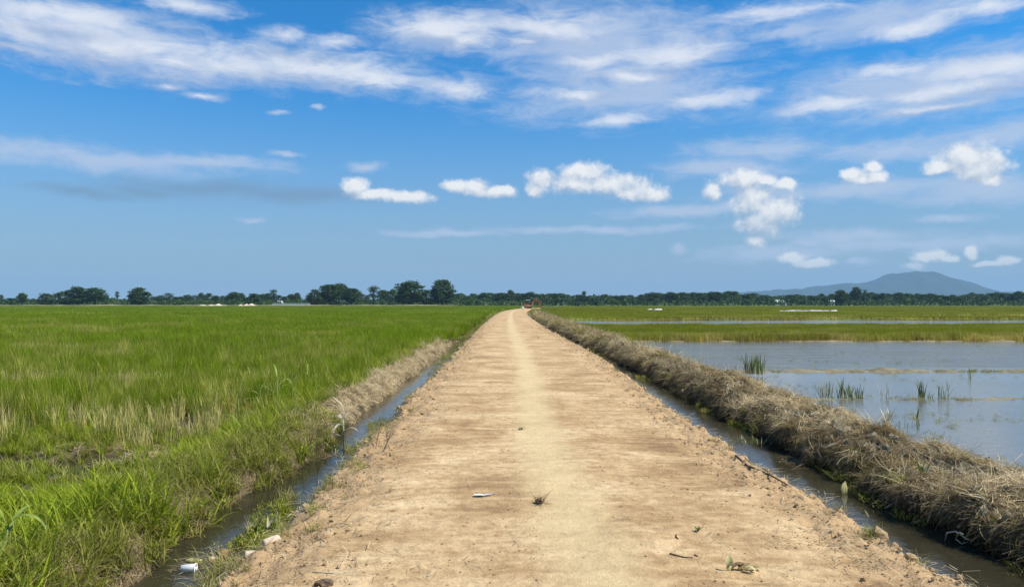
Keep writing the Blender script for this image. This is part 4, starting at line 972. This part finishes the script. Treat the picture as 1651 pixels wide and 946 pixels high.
def build_far():
    # sack and stakes left at the road end
    p = ((842.5 - CXP) / F * 205, 205.0)
    gz = float(road_z(np.array([p[0]]), np.array([p[1]]))[0])
    e = empty('sack', (p[0], p[1], gz)); tag(e, 'small white sack standing on the road edge before the excavator', 'sack')
    def sack(bm):
        for i, (z, rr) in enumerate(((0, .26), (.15, .30), (.4, .29), (.62, .22), (.72, .10), (.82, .14))):
            ring = [bm.verts.new((rr * math.cos(a) * (1 + .1 * math.sin(3 * a + i)), rr * math.sin(a), z)) for a in [k * math.pi / 5 for k in range(10)]]
            if i:
                for k in range(10): bm.faces.new((old[k], old[(k + 1) % 10], ring[(k + 1) % 10], ring[k]))
            else: bm.faces.new(ring[::-1])
            old = ring
        bm.faces.new(old)
    part('bag', M['sheet'], e, sack, smooth=True)
    part('tie', M['steel'], e, lambda bm: bm_tube(bm, [(.11 * math.cos(a), .11 * math.sin(a), .72) for a in [k * math.pi / 6 for k in range(13)]], .015, 4))
    for i, (xx, h) in enumerate(((840.5, 1.9), (845.3, 1.6))):
        o = part('stake', M['dust'], None, lambda bm: bm_tube(bm, [(0, 0, -.2), (.02, 0, h * .5), (.0 if i else .05, 0, h)], [.045, .04, .03]), loc=((xx - CXP) / F * 212, 212, gz))
        tag(o, ('taller' if not i else 'shorter') + ' thin wooden stake beside the white sack at the road end', 'stake')
    # long white sheet and two scraps in the right field
    def sheet(bm, L, W, h, seed):
        q = np.random.default_rng(seed); nx, ny = max(6, int(L / .5)), 5; g = []
        for i in range(nx + 1):
            g.append([bm.verts.new(((i / nx - .5) * L, (j / ny - .5) * W + .1 * q.normal(), (h * (1 - (2 * j / ny - 1) ** 2) * (.75 + .35 * math.sin(i * .7 + seed)) + .04 * q.normal() if 0 < j < ny else 0))) for j in range(ny + 1)])
        for i in range(nx):
            for j in range(ny): bm.faces.new((g[i][j], g[i + 1][j], g[i + 1][j + 1], g[i][j + 1]))
    for (x, y, L, W, h, lb) in ((1304, 500.5, 12.2, 1.0, .16, 'long white plastic sheet stretched across the green field under the hill'),
                                (1061, 498.8, 2.0, 1.0, .25, 'short white plastic sheet lying in the green field beyond the water'),
                                (1048, 498.3, 1.4, .8, .14, 'smallest white plastic scrap next to the short sheet in the field')):
        dd = (CAMZ - .15) * F / (y - HY); o = part('plastic_sheet', M['sheet'], None, lambda bm: sheet(bm, L, W, h, int(x)), smooth=True, loc=((x - CXP) / F * dd, dd, .06)); tag(o, lb, 'plastic sheet')
    # houses among the trees
    def house(x, d, L, W, H, rh, roof, lb, hidden=0.0):
        e = empty('house', ((x - CXP) / F * d, d, -.4)); tag(e, lb, 'house')
        part('wall', M['wall'], e, lambda bm: bm_prism(bm, [(-W / 2, 0), (W / 2, 0), (W / 2, H), (0, H + rh * .9), (-W / 2, H)], -L / 2, L / 2), rot=(0, 0, R(90)))
        for s in (-1, 1):
            part('roof', roof, e, lambda bm: bm_prism(bm, [(s * (W / 2 + .4), H - .12), (s * (W / 2 + .4), H + .06), (0, H + rh + .12), (0, H + rh - .02)], -L / 2 - .4, L / 2 + .4), rot=(0, 0, R(90)))
        n = max(1, int(L / 3.2))
        for i in range(n):
            wx = (i + .5) / n * L - L / 2
            w = part('window' if i != n // 2 else 'door', M['glass'], e, lambda bm: bm_box(bm, (wx, -W / 2 - .03, 1.5 if i != n // 2 else 1.05), (1.1, .08, 1.1 if i != n // 2 else 2.1)))
            part('frame', M['cabgrey'], w, lambda bm: (bm_box(bm, (wx, -W / 2 - .08, 2.12), (1.3, .06, .12)), bm_box(bm, (wx - .6, -W / 2 - .08, 1.2), (.1, .06, 1.7)), bm_box(bm, (wx + .6, -W / 2 - .08, 1.2), (.1, .06, 1.7))))
    house(1258, 578, 9.0, 6, 2.9, 1.4, M['roofpale'], 'low white house with pale roof half hidden in the wood')
    house(1343, 545, 2.6, 3, 3.0, .9, M['roofpale'], 'tiny white hut at the foot of the dark upright tree')
    house(1388, 585, 7.5, 6, 2.5, 1.6, M['roofred'], 'low house with reddish roof under the tallest tree by the hill')
    house(1538, 600, 14, 6, 2.2, 1.8, M['roofred'], 'long low house with reddish roof deep in the wood')
    house(453, 500, 3.0, 3, 2.6, .9, M['roofpale'], 'tiny white hut under the slender airy tree')
    # pale sand heaps and the field banks under the left trees
    def heap(bm, L, W, H, seed):
        q = np.random.default_rng(seed); nx, ny = 24, 8; g = []
        for i in range(nx + 1):
            u = i / nx
            env = math.sin(math.pi * u) ** .5 * (.7 + .3 * math.sin(u * 17 + seed) * math.sin(u * 7))
            g.append([bm.verts.new(((u - .5) * L, (j / ny - .5) * W, H * env * (1 - (2 * j / ny - 1) ** 2) * (1 + .12 * q.normal()) if 0 < j < ny else -.05)) for j in range(ny + 1)])
        for i in range(nx):
            for j in range(ny): bm.faces.new((g[i][j], g[i + 1][j], g[i + 1][j + 1], g[i][j + 1]))
    for x, L, H, d, lb in ((345, 17, 1.7, 400, 'longer pale sand heap at the far edge of the left field'), (402, 12, 1.9, 396, 'shorter pale sand heap at the far edge of the left field')):
        o = part('sand_heap', M['sand'], None, lambda bm: heap(bm, L, 6, H, int(x)), smooth=True, loc=((x - CXP) / F * d, d, -.35)); tag(o, lb, 'sand heap')
    o = part('canal_wall', M['wall'], None, lambda bm: (bm_box(bm, (0, 0, .9), (22, .4, 1.8)), bm_box(bm, (0, 0, 1.84), (22.2, .6, .12))), loc=((470 - CXP) / F * 440, 440, -.35)); tag(o, 'low whitish concrete wall before the slender airy tree', 'wall')
    m = mat_earth('dry_bank_soil', (.20, .15, .07), (.34, .27, .14), .3, False)
    xs = np.linspace(-330, -30, 160); s = np.linspace(-1, 1, 7); X, S = np.meshgrid(xs, s, indexing='ij')
    Z = -.4 + (1 - S ** 2) * (.95 + .25 * fbm(X * .05, 3.0, 3))
    o = link('field_bank', mesh_np('field_bank', np.stack([X, 425 + S * 3 + 4 * fbm(X * .01, 1.0, 2), Z], -1).reshape(-1, 3), grid_faces(160, 7)[:, ::-1], m, True)); tag(o, 'low tan earth bank closing the left rice field', 'bank', kind='structure')
build_excavator(); build_far()

# ------------------------------------------------------------------ near things
def leaf_strip(bm, pts, wid, fold=.25, side=None):
    """a leaf blade along pts, folded at the midrib"""
    pts = [Vector(p) for p in pts]; n = len(pts); rows = []
    for i, p in enumerate(pts):
        d = (pts[min(i + 1, n - 1)] - pts[max(i - 1, 0)]).normalized()
        u = d.cross(Vector(side) if side else Vector((0, 0, 1)))
        if u.length < .2: u = d.cross(Vector((0, 1, .3)))
        u.normalize(); v = u.cross(d).normalized()
        t = i / (n - 1); w = wid * (math.sin(math.pi * min(1, .12 + t * .88)) ** .7 if i < n - 1 else .02) * .5
        rows.append((bm.verts.new(p - u * w + v * w * fold), bm.verts.new(p), bm.verts.new(p + u * w + v * w * fold)))
    for a, b in zip(rows, rows[1:]):
        bm.faces.new((a[0], a[1], b[1], b[0])); bm.faces.new((a[1], a[2], b[2], b[1]))
def arc(base, az, L, lean, bend, n=7, wob=0.0, seed=0):
    q = random.Random(seed); p = Vector(base); out = [p.copy()]; a = lean
    for i in range(n):
        out.append(p.copy()) if False else None
        p = p + Vector((math.sin(a) * math.cos(az), math.sin(a) * math.sin(az), math.cos(a))) * (L / n); a += bend / n + q.gauss(0, wob); az += q.gauss(0, wob)
        out.append(p.copy())
    return out

def leafmat(name, a, b, trans=.3):
    m, g, out = new_mat(name); tc = g.n('ShaderNodeTexCoord').outputs['Object']
    c = g.mix(g.ss(g.noise(tc, 12, 5, .6), .3, .7), a, b)
    bs = g.n('ShaderNodeBsdfPrincipled'); g.put(bs.inputs['Base Color'], c); bs.inputs['Roughness'].default_value = .5; bs.inputs['Specular IOR Level'].default_value = .25
    tr = g.n('ShaderNodeBsdfTranslucent'); g.put(tr.inputs[0], c); mx = g.n('ShaderNodeMixShader'); mx.inputs[0].default_value = trans
    g.t.links.new(bs.outputs[0], mx.inputs[1]); g.t.links.new(tr.outputs[0], mx.inputs[2]); g.t.links.new(mx.outputs[0], out.inputs[0]); return m
M['maize'] = leafmat('maize_leaf', (.20, .27, .045), (.36, .42, .10))
M['wither'] = leafmat('withered_leaf', (.44, .38, .23), (.66, .60, .42))
M['brownleaf'] = leafmat('brown_leaf', (.25, .16, .07), (.42, .30, .14))
M['paleleaf'] = leafmat('pale_yellow_leaf', (.50, .44, .17), (.68, .62, .32))
M['reed'] = leafmat('reed_leaf', (.085, .120, .015), (.190, .215, .045))
M['twig'] = mat_plain('grey_brown_twig', (.14, .095, .060), .9, .1, .35, 20)
M['stalk'] = mat_plain('bleached_stalk', (.52, .45, .32), .8, .2, .2, 20)
M['foam'] = mat_plain('white_foam', (.84, .84, .82), .6, .3, .05, 14)
M['stone'] = mat_plain('pale_sandstone', (.60, .47, .33), .92, .15, .16, 18)
M['plastic'] = mat_plain('crumpled_grey_plastic', (.58, .58, .60), .4, .4, .2, 20)
M['darkclod'] = mat_plain('dark_damp_clod', (.15, .10, .065), .95, .1, .35, 30)

def blob_np(bm, c, s, seed, sub=2, rough=.18):
    q = np.random.default_rng(seed); r_ = bmesh.ops.create_icosphere(bm, subdivisions=sub, radius=1)
    ph = q.random(6) * 6.28
    for v in r_['verts']:
        p = v.co; k = 1 + rough * (math.sin(3 * p.x + ph[0]) * math.sin(2.6 * p.y + ph[1]) + .6 * math.sin(6 * p.z + ph[2] + 5 * p.x)) + rough * .4 * q.normal()
        v.co = Vector(c) + Vector((p.x * s[0] * k, p.y * s[1] * k, p.z * s[2] * k))

def rzf(p): return float(road_z(np.array([p[0]]), np.array([p[1]]))[0])
def on_road(x, y, guess=0.0):
    z = guess
    for _ in range(6): p = at(x, y, z); z = .5 * z + .5 * rzf(p)
    p = at(x, y, z); return Vector((p[0], p[1], rzf(p)))

def build_near():
    # maize plant in the corner of the bank
    p = at(12, 945, -.35); e = empty('maize_plant', p); tag(e, 'young maize plant with broad pale green leaves in the bank weeds', 'maize plant')
    part('stem', M['maize'], e, lambda bm: bm_tube(bm, [(0, 0, -.1), (.01, 0, .2), (.03, .01, .48)], [.014, .012, .006]), smooth=True)
    for i, (z, az, L, ln, bd, w) in enumerate(((.12, .3, .46, .55, 1.9, .040), (.22, 2.9, .50, .5, 1.7, .042), (.30, -1.0, .44, .5, 2.4, .045), (.36, 1.4, .42, .35, 1.5, .038), (.44, .1, .40, .45, 2.6, .050), (.46, 3.6, .36, .2, 1.1, .034))):
        part('leaf', M['maize'], e, lambda bm: leaf_strip(bm, arc((.02, 0, z), az, L, ln, bd, 9, .05, i), w), smooth=True)
    for i, (x, y, h) in enumerate(((447, 668, 1.25), (472, 655, 1.1), (388, 700, 1.0), (498, 640, 1.15), (420, 676, .9))):
        e = empty('maize_plant', Vector(at(x, y, -.38)), i * 1.3); e.scale = (h, h, h); tag(e, 'pale leaved maize plant at the rice edge behind the straw bank', 'maize plant', 'maize plants at the rice edge')
        part('stem', M['maize'], e, lambda bm: bm_tube(bm, [(0, 0, -.1), (.01, 0, .3), (.02, .01, .62)], [.013, .011, .005]), smooth=True)
        for k, (z, az, L, ln, bd, w) in enumerate(((.15, .3, .40, .4, 1.7, .034), (.26, 3.2, .42, .4, 1.6, .036), (.36, 1.0, .40, .3, 1.8, .034), (.46, 4.2, .36, .35, 1.5, .030), (.56, 2.2, .32, .2, 1.2, .026))):
            part('leaf', M['maize'], e, lambda bm: leaf_strip(bm, arc((.01, 0, z), az, L, ln, bd, 8, .06, 40 + 7 * i + k), w), smooth=True)
    # withered maize at the ditch edge
    p = at(556, 716, -.36); e = empty('withered_plant', p); tag(e, 'withered bleached maize plant leaning at the water edge beside the road', 'dead plant')
    part('stem', M['wither'], e, lambda bm: bm_tube(bm, [(0, 0, -.1), (-.01, 0, .2), (-.03, .01, .42), (-.02, 0, .62)], [.016, .014, .011, .005]), smooth=True)
    for i, (z, az, L, ln, bd, w) in enumerate(((.10, 3.3, .34, .8, 1.6, .035), (.18, -.4, .30, .6, 1.8, .032), (.26, 3.0, .42, .9, 1.5, .040), (.34, 2.4, .36, .5, 2.0, .036), (.40, .6, .26, .5, 2.2, .030), (.46, 3.4, .38, .6, 1.0, .034), (.52, 2.9, .30, .3, .9, .026), (.30, 4.4, .3, 1.2, 1.3, .034))):
        part('leaf', M['wither'], e, lambda bm: leaf_strip(bm, arc((-.015, 0, z), az, L, ln, bd, 8, .07, 20 + i), w * 1.5, .35), smooth=True)
    # bare twigs
    def twig(p, H, seed, lb, lean=.1, leaves=5, mat='twig'):
        e = empty('twig_plant', p); tag(e, lb, 'twig'); q = random.Random(seed)
        main = arc((0, 0, -.04), q.random() * 6, H, lean, .25, 8, .10, seed)
        part('stem', M[mat], e, lambda bm: bm_tube(bm, main, [.006 * (1 - i / 12) for i in range(len(main))], 5), smooth=True)
        for k in range(5):
            b = main[3 + k % 5]; br = arc(b, q.random() * 6.28, H * q.uniform(.2, .42), q.uniform(.4, .9), -.3, 4, .15, seed * 7 + k)
            part('branch', M[mat], e, lambda bm: bm_tube(bm, br, [.0032, .003, .0025, .002, .001], 4), smooth=True)
            if k < leaves: part('leaf', M['reed'] if mat == 'twig' else M['wither'], e, lambda bm: leaf_strip(bm, arc(br[-1], q.random() * 6.28, .06, .9, .8, 4, .1, k), .022))
    twig(on_road(606, 722), .30, 1, 'shorter bare twig plant at the left road edge near the withered maize')
    twig(on_road(618, 727), .36, 2, 'taller bare twig plant at the left road edge near the withered maize', .18)
    twig(Vector(at(514, 752, -.42)), .62, 3, 'long dry twig standing in the left ditch water', -.2, 2)
    twig(on_road(560, 705, -.2), .34, 4, 'dark twig beside the stem of the withered maize', .1, 2)
    # two pale blocks and stones
    for i, (x, y, s, rot, lb) in enumerate(((411, 897, (.155, .085, .075), .35, 'pale rounded stone block nearer the ditch water on the road edge'), (440, 886, (.15, .065, .055), .75, 'flat pale stone block upslope of the rounded block on the road edge'))):
        p = Vector(at(x, y, -.13)); p.z = max(rzf(p), -.16); o = part('stone_block', M['stone'], None, lambda bm: bm_box(bm, (0, 0, .3 * s[2]), s, None, .86), .014, True, p, (.05, .12 * (-1) ** i, rot)); tag(o, lb, 'stone')
    # floating things in the left ditch
    p = at(308, 917, WATER); e = empty('foam_cup', (p[0], p[1], WATER + .004), .08); tag(e, 'white foam cup floating on its side in the left ditch', 'cup')
    def cup(bm):
        rings = []
        for xx, rr in ((-.058, .027), (-.056, .031), (.045, .037), (.056, .0395), (.060, .0395), (.060, .035), (-.05, .026)):
            rings.append([bm.verts.new((xx, rr * math.cos(a), rr * math.sin(a) + .020)) for a in [k * math.pi / 9 for k in range(18)]])
        for a, b in zip(rings, rings[1:]):
            for k in range(18): bm.faces.new((a[k], a[(k + 1) % 18], b[(k + 1) % 18], b[k]))
        bm.faces.new(rings[0]); bm.faces.new(rings[-1])
    part('wall', M['foam'], e, cup, smooth=True)
    part('rim', M['foam'], e, lambda bm: bm_tube(bm, [(.058, .041 * math.cos(a), .041 * math.sin(a) + .020) for a in [k * math.pi / 10 for k in range(21)]], .003, 5), smooth=True)
    for x, y, s, mt, lb, nm in ((318, 901, (.085, .035, .018), 'paleleaf', 'long pale foam slab floating behind the white cup', 'foam_slab'), (346, 898, (.04, .03, .02), 'stone', 'small tan lump floating between the foam slab and brown bundle', 'floating_lump'),
                                (361, 893, (.055, .04, .045), 'brownleaf', 'round tan husk floating in the left ditch', 'husk'), (377, 905, (.035, .018, .014), 'foam', 'small white scrap floating beside the round husk', 'floating_scrap')):
        p = at(x, y, WATER); o = part(nm, M[mt], None, lambda bm: blob_np(bm, (0, 0, s[2] * .35), s, x, 2, .22), 0, True, (p[0], p[1], WATER)); tag(o, lb, 'floating litter')
    # scraps on the road
    def scrap(name, x, y, mat, lb, cat, leaves, scale):
        p = on_road(x, y); e = empty(name, p); tag(e, lb, cat)
        for i, (az, L, ln, bd, w, ox, oy) in enumerate(leaves):
            part('leaf', M[mat[i % len(mat)]], e, lambda bm: leaf_strip(bm, arc((ox * scale, oy * scale, .004), az, L * scale, ln, bd, 6, .12, i + x), w * scale, .55), smooth=True)
    scrap('dry_leaf', 842, 692, ['paleleaf', 'brownleaf'], 'single curled pale dry leaf lying in mid road', 'leaf', [(.4, 1, 1.0, .9, .55, -.4, 0), (2.8, .6, 1.2, .6, .5, 0, 0)], .11)
    scrap('leaf_clump', 1180, 918, ['paleleaf', 'brownleaf', 'brownleaf'], 'clump of upright pale and brown dead leaves on the right of the road', 'leaves',
          [(1.2, .9, .15, .7, .45, -.2, 0), (.1, 1.0, .9, .9, .4, 0, .1), (.5, 1.1, 1.2, .5, .38, .4, 0), (-.3, .9, .8, 1.4, .34, .6, -.1), (.2, 1.0, 1.3, .4, .3, .9, .1), (2.0, .5, .6, 1.2, .3, .5, .1), (-.9, .5, 1.0, .5, .3, 1.2, 0), (2.6, .4, 1.0, .9, .26, 1.4, .1)], .11)
    p = on_road(775, 799); e = empty('plastic_scrap', p); tag(e, 'crumpled grey white plastic scrap pressed into the road', 'plastic scrap')
    for i, (ox, L, w, b) in enumerate(((-.07, .12, .05, .2), (.02, .12, .035, -.25), (-.02, .09, .04, .5))):
        part('fold', M['foam' if i == 0 else 'plastic'], e, lambda bm: leaf_strip(bm, arc((ox, .01 * i, .006), .1 * i, L, 1.45, b, 6, .15, i), w, .6), smooth=True)
    p = on_road(870, 810); e = empty('weed_tuft', p); tag(e, 'dried brown uprooted weed lying in mid road', 'dead weed')
    V_, F_, a_, b_ = blades(60, (.05, .15), .05, (.7, 1.5), (-.3, .8), (.004, .009), 77, 3, .6, (0, .03)); link('stalks', mesh_np('stalks', V_, F_, M['twig'], attrs={'rnd': a_, 'hh': b_}), e)
    part('root', M['twig'], e, lambda bm: blob_np(bm, (0, 0, .012), (.045, .03, .018), 5, 2, .3), smooth=True)
    part('leaf', M['wither'], e, lambda bm: leaf_strip(bm, arc((.05, 0, .01), -.3, .09, 1.4, .2, 5, .1, 3), .02), smooth=True)
    def stick(pts, r0, lb, name='stick', mat='twig'):
        q = [on_road(*a) + Vector((0, 0, r0 * .8)) for a in pts]; c = q[0].copy()
        o = part(name, M[mat], None, lambda bm: bm_tube(bm, [v - c for v in q], [r0 * (1 - .6 * i / len(q)) for i in range(len(q))], 6), smooth=True, loc=c); tag(o, lb, 'stick')
    stick([(1079, 892), (1090, 894.5), (1102, 897.5), (1116, 898)], .007, 'thin dark curved stick lying on the right half of the road')
    stick([(1119, 894), (1124, 896)], .007, 'short dark stick stub at the end of the thin curved stick')
    stick([(1090, 861), (1089, 864), (1093, 868)], .006, 'small hooked dark twig up the road from the curved stick')
    stick([(505, 920), (540, 921), (585, 917)], .005, 'long pale straw stalk lying at the left road edge', 'straw_stalk', 'stalk')
    stick([(690, 927), (697, 921), (704, 915)], .006, 'short pale straw stalk lying near the left wheel line', 'straw_stalk', 'stalk')
    stick([(1186, 735), (1205, 752), (1240, 765), (1270, 788)], .014, 'dark dead branch along the right shoulder above the ditch', 'dead_branch')
    p = on_road(524, 940); o = part('clod', M['darkclod'], None, lambda bm: blob_np(bm, (0, 0, .01), (.055, .04, .03), 12, 2, .25), smooth=False, loc=p); tag(o, 'dark damp clod of earth lying on the left of the road', 'clod')
    for i, (x, y, lb) in enumerate(((1125, 856, 'tiny green seedling growing on the right of the road'),)):
        p = on_road(x, y); e = empty('seedling', p); tag(e, lb, 'seedling')
        for k in range(6): part('leaf', M['reed'], e, lambda bm: leaf_strip(bm, arc((0, 0, 0), k * 1.05, .06, .5, .8, 4, .1, k), .016), smooth=True)
    p = on_road(637, 729); o = part('dry_leaf', M['paleleaf'], None, lambda bm: leaf_strip(bm, arc((0, 0, .008), .3, .10, 1.35, .3, 5, .1, 8), .045, .5), smooth=True, loc=p); tag(o, 'pale dry leaf lying near the twig plants on the left', 'leaf')
    # right ditch
    def ditch_leaf(x, y, H, w, az, lb, mat='paleleaf', ln=.15):
        p = at(x, y, WATER); o = part('floating_leaf', M[mat], None, lambda bm: leaf_strip(bm, arc((0, 0, -.02), az, H, ln, .5, 6, .05, x), w, .3, (0, 1, 0)), smooth=True, loc=p); tag(o, lb, 'leaf')
    ditch_leaf(1362, 795, .17, .075, 1.2, 'upright pale yellow leaf standing in the right ditch water')
    ditch_leaf(1254, 700, .20, .08, .8, 'pale leaf upright against the levee foot by the green weeds')
    ditch_leaf(1401, 832, .10, .015, 2.2, 'thin pale blade sticking out of the right ditch water', ln=.4)
    def dstick(pts, r0, lb, mat='stalk', name='bent_stalk'):
        q = [Vector(at(x, y, z)) for x, y, z in pts]; c = q[0].copy()
        o = part(name, M[mat], None, lambda bm: bm_tube(bm, [v - c for v in q], [r0] * len(q), 6), smooth=True, loc=c); tag(o, lb, 'stalk')
    dstick([(1523, 872, -.46), (1527, 858, -.36), (1541, 856, -.33), (1558, 868, -.36), (1572, 872, -.42)], .008, 'bleached bent reed stalk arched over the right ditch water')
    dstick([(1541, 866, -.40), (1548, 857, -.30), (1553, 861, -.33)], .006, 'short bleached stalk crossing the bent reed')
    dstick([(1541, 868, -.40), (1550, 876, -.44), (1562, 873, -.42)], .006, 'lower bleached stalk under the bent reed')
    dstick([(1544, 850, -.34), (1562, 832, -.22), (1580, 818, -.12), (1590, 806, -.04)], .012, 'brown root stalk slanting down the levee face', 'stalk', 'root_stalk')
    dstick([(1275, 758, -.46), (1310, 740, -.40), (1345, 728, -.30), (1368, 716, -.2)], .016, 'grey branch reaching from the levee across the right ditch', 'twig', 'dead_branch')
    dstick([(1428, 818, -.44), (1445, 808, -.36), (1466, 797, -.28)], .011, 'pale stick lying on the dark levee foot', 'stalk')
    dstick([(1475, 842, -.45), (1495, 834, -.42), (1515, 833, -.38)], .013, 'thick pale stick half in the ditch at the levee foot', 'stalk')
    def clump(p, lb, n, H, rad, wd, name='grass_clump', mat='reed', lean=(.0, .3), cat='grass clump', seed=0):
        e = empty(name, p); tag(e, lb, cat); q = random.Random(seed + int(p[0] * 100))
        for k in range(n):
            a, rr = q.random() * 6.28, rad * math.sqrt(q.random())
            part('blade', M[mat] if q.random() < .8 else M['wither'], e, lambda bm: leaf_strip(bm, arc((rr * math.cos(a), rr * math.sin(a), -.06), q.random() * 6.28, H * q.uniform(.55, 1.05), q.uniform(*lean), q.uniform(.0, .6), 5, .04, k), wd * q.uniform(.7, 1.2), .3), smooth=True)
    w = WATER
    clump(Vector(at(1216, 600, w + .1)), 'tall dense grass clump standing behind the levee', 70, .72, .32, .022, seed=1)
    clump(Vector(at(1329, 641, w)), 'leaning sparse reed clump nearest the levee on the thin bund', 14, .55, .14, .020, 'reed_clump', lean=(.0, .5), cat='reeds', seed=2)
    clump(Vector(at(1352, 641, w)), 'tall slanting reed clump on the thin bund', 22, .62, .16, .022, 'reed_clump', lean=(.05, .5), cat='reeds', seed=3)
    clump(Vector(at(1378, 641, w)), 'thick low green reed clump on the thin bund', 30, .42, .22, .022, 'reed_clump', cat='reeds', seed=4)
    clump(Vector(at(1487, 641, w)), 'upright dark reed clump standing apart in the calm water', 14, .60, .07, .024, 'reed_clump', cat='reeds', lean=(.0, .15), seed=5)
    clump(Vector(at(1522, 641, w)), 'thin reed clump with slanted tips in the calm water', 12, .58, .14, .018, 'reed_clump', cat='reeds', lean=(.0, .35), seed=6)
    clump(Vector(at(1503, 642, w)), 'short reed stubs between the dark and the thin reed clumps', 10, .26, .14, .02, 'reed_clump', cat='reeds', seed=7)
    clump(Vector(at(1430, 683, w)), 'tan broad bladed clump at the water side of the levee', 14, .42, .07, .03, 'grass_clump', 'wither', seed=8)
    clump(Vector(at(1428, 640, w)), 'dry tan reed tuft on the thin bund', 9, .45, .1, .016, 'reed_clump', 'wither', cat='reeds', seed=9)
    clump(Vector(at(1468, 688, w)), 'sparse thin grass at the inner foot of the levee', 16, .24, .2, .012, seed=10)
    clump(Vector(at(1566, 610, w)), 'single thin reed standing in the open paddy water', 3, .55, .03, .02, 'reed_clump', cat='reeds', lean=(0, .1), seed=11)
    clump(Vector(at(1481, 674, w)), 'lone short reed tip in the calm water before the levee', 3, .3, .02, .02, 'reed_clump', cat='reeds', lean=(0, .1), seed=12)
    clump(Vector(at(1212, 712, w)), 'green weed cushion floating across the right ditch', 90, .20, .26, .016, 'weed_cushion', lean=(.3, 1.3), cat='weeds', seed=13)
    clump(Vector(at(1222, 655, -.02)), 'thin upright green sprout above the weed cushion', 4, .3, .03, .014, 'grass_clump', seed=14) if False else None
    clump(Vector(at(1490, 752, .03)), 'small green sprig growing on top of the straw levee', 12, .16, .05, .03, 'sprig', lean=(.2, 1.0), cat='sprig', seed=15)
    clump(Vector(at(430, 852, -.40)), 'dark leafy water weed at the left ditch edge below the stones', 44, .22, .16, .026, 'water_weed', lean=(.2, 1.2), cat='weeds', seed=16)
    clump(Vector(at(398, 868, w)), 'floating leafy weed spreading into the left ditch', 26, .14, .14, .026, 'water_weed', lean=(.4, 1.4), cat='weeds', seed=17)
    clump(Vector(at(545, 722, -.42)), 'green grass tuft around the foot of the withered maize', 50, .18, .18, .012, lean=(.1, 1.0), seed=18)
    clump(Vector(at(360, 660, -.38)), 'dark broad bladed grass clump standing out of the rice', 40, .62, .2, .03, lean=(.1, .7), seed=19)
build_near()
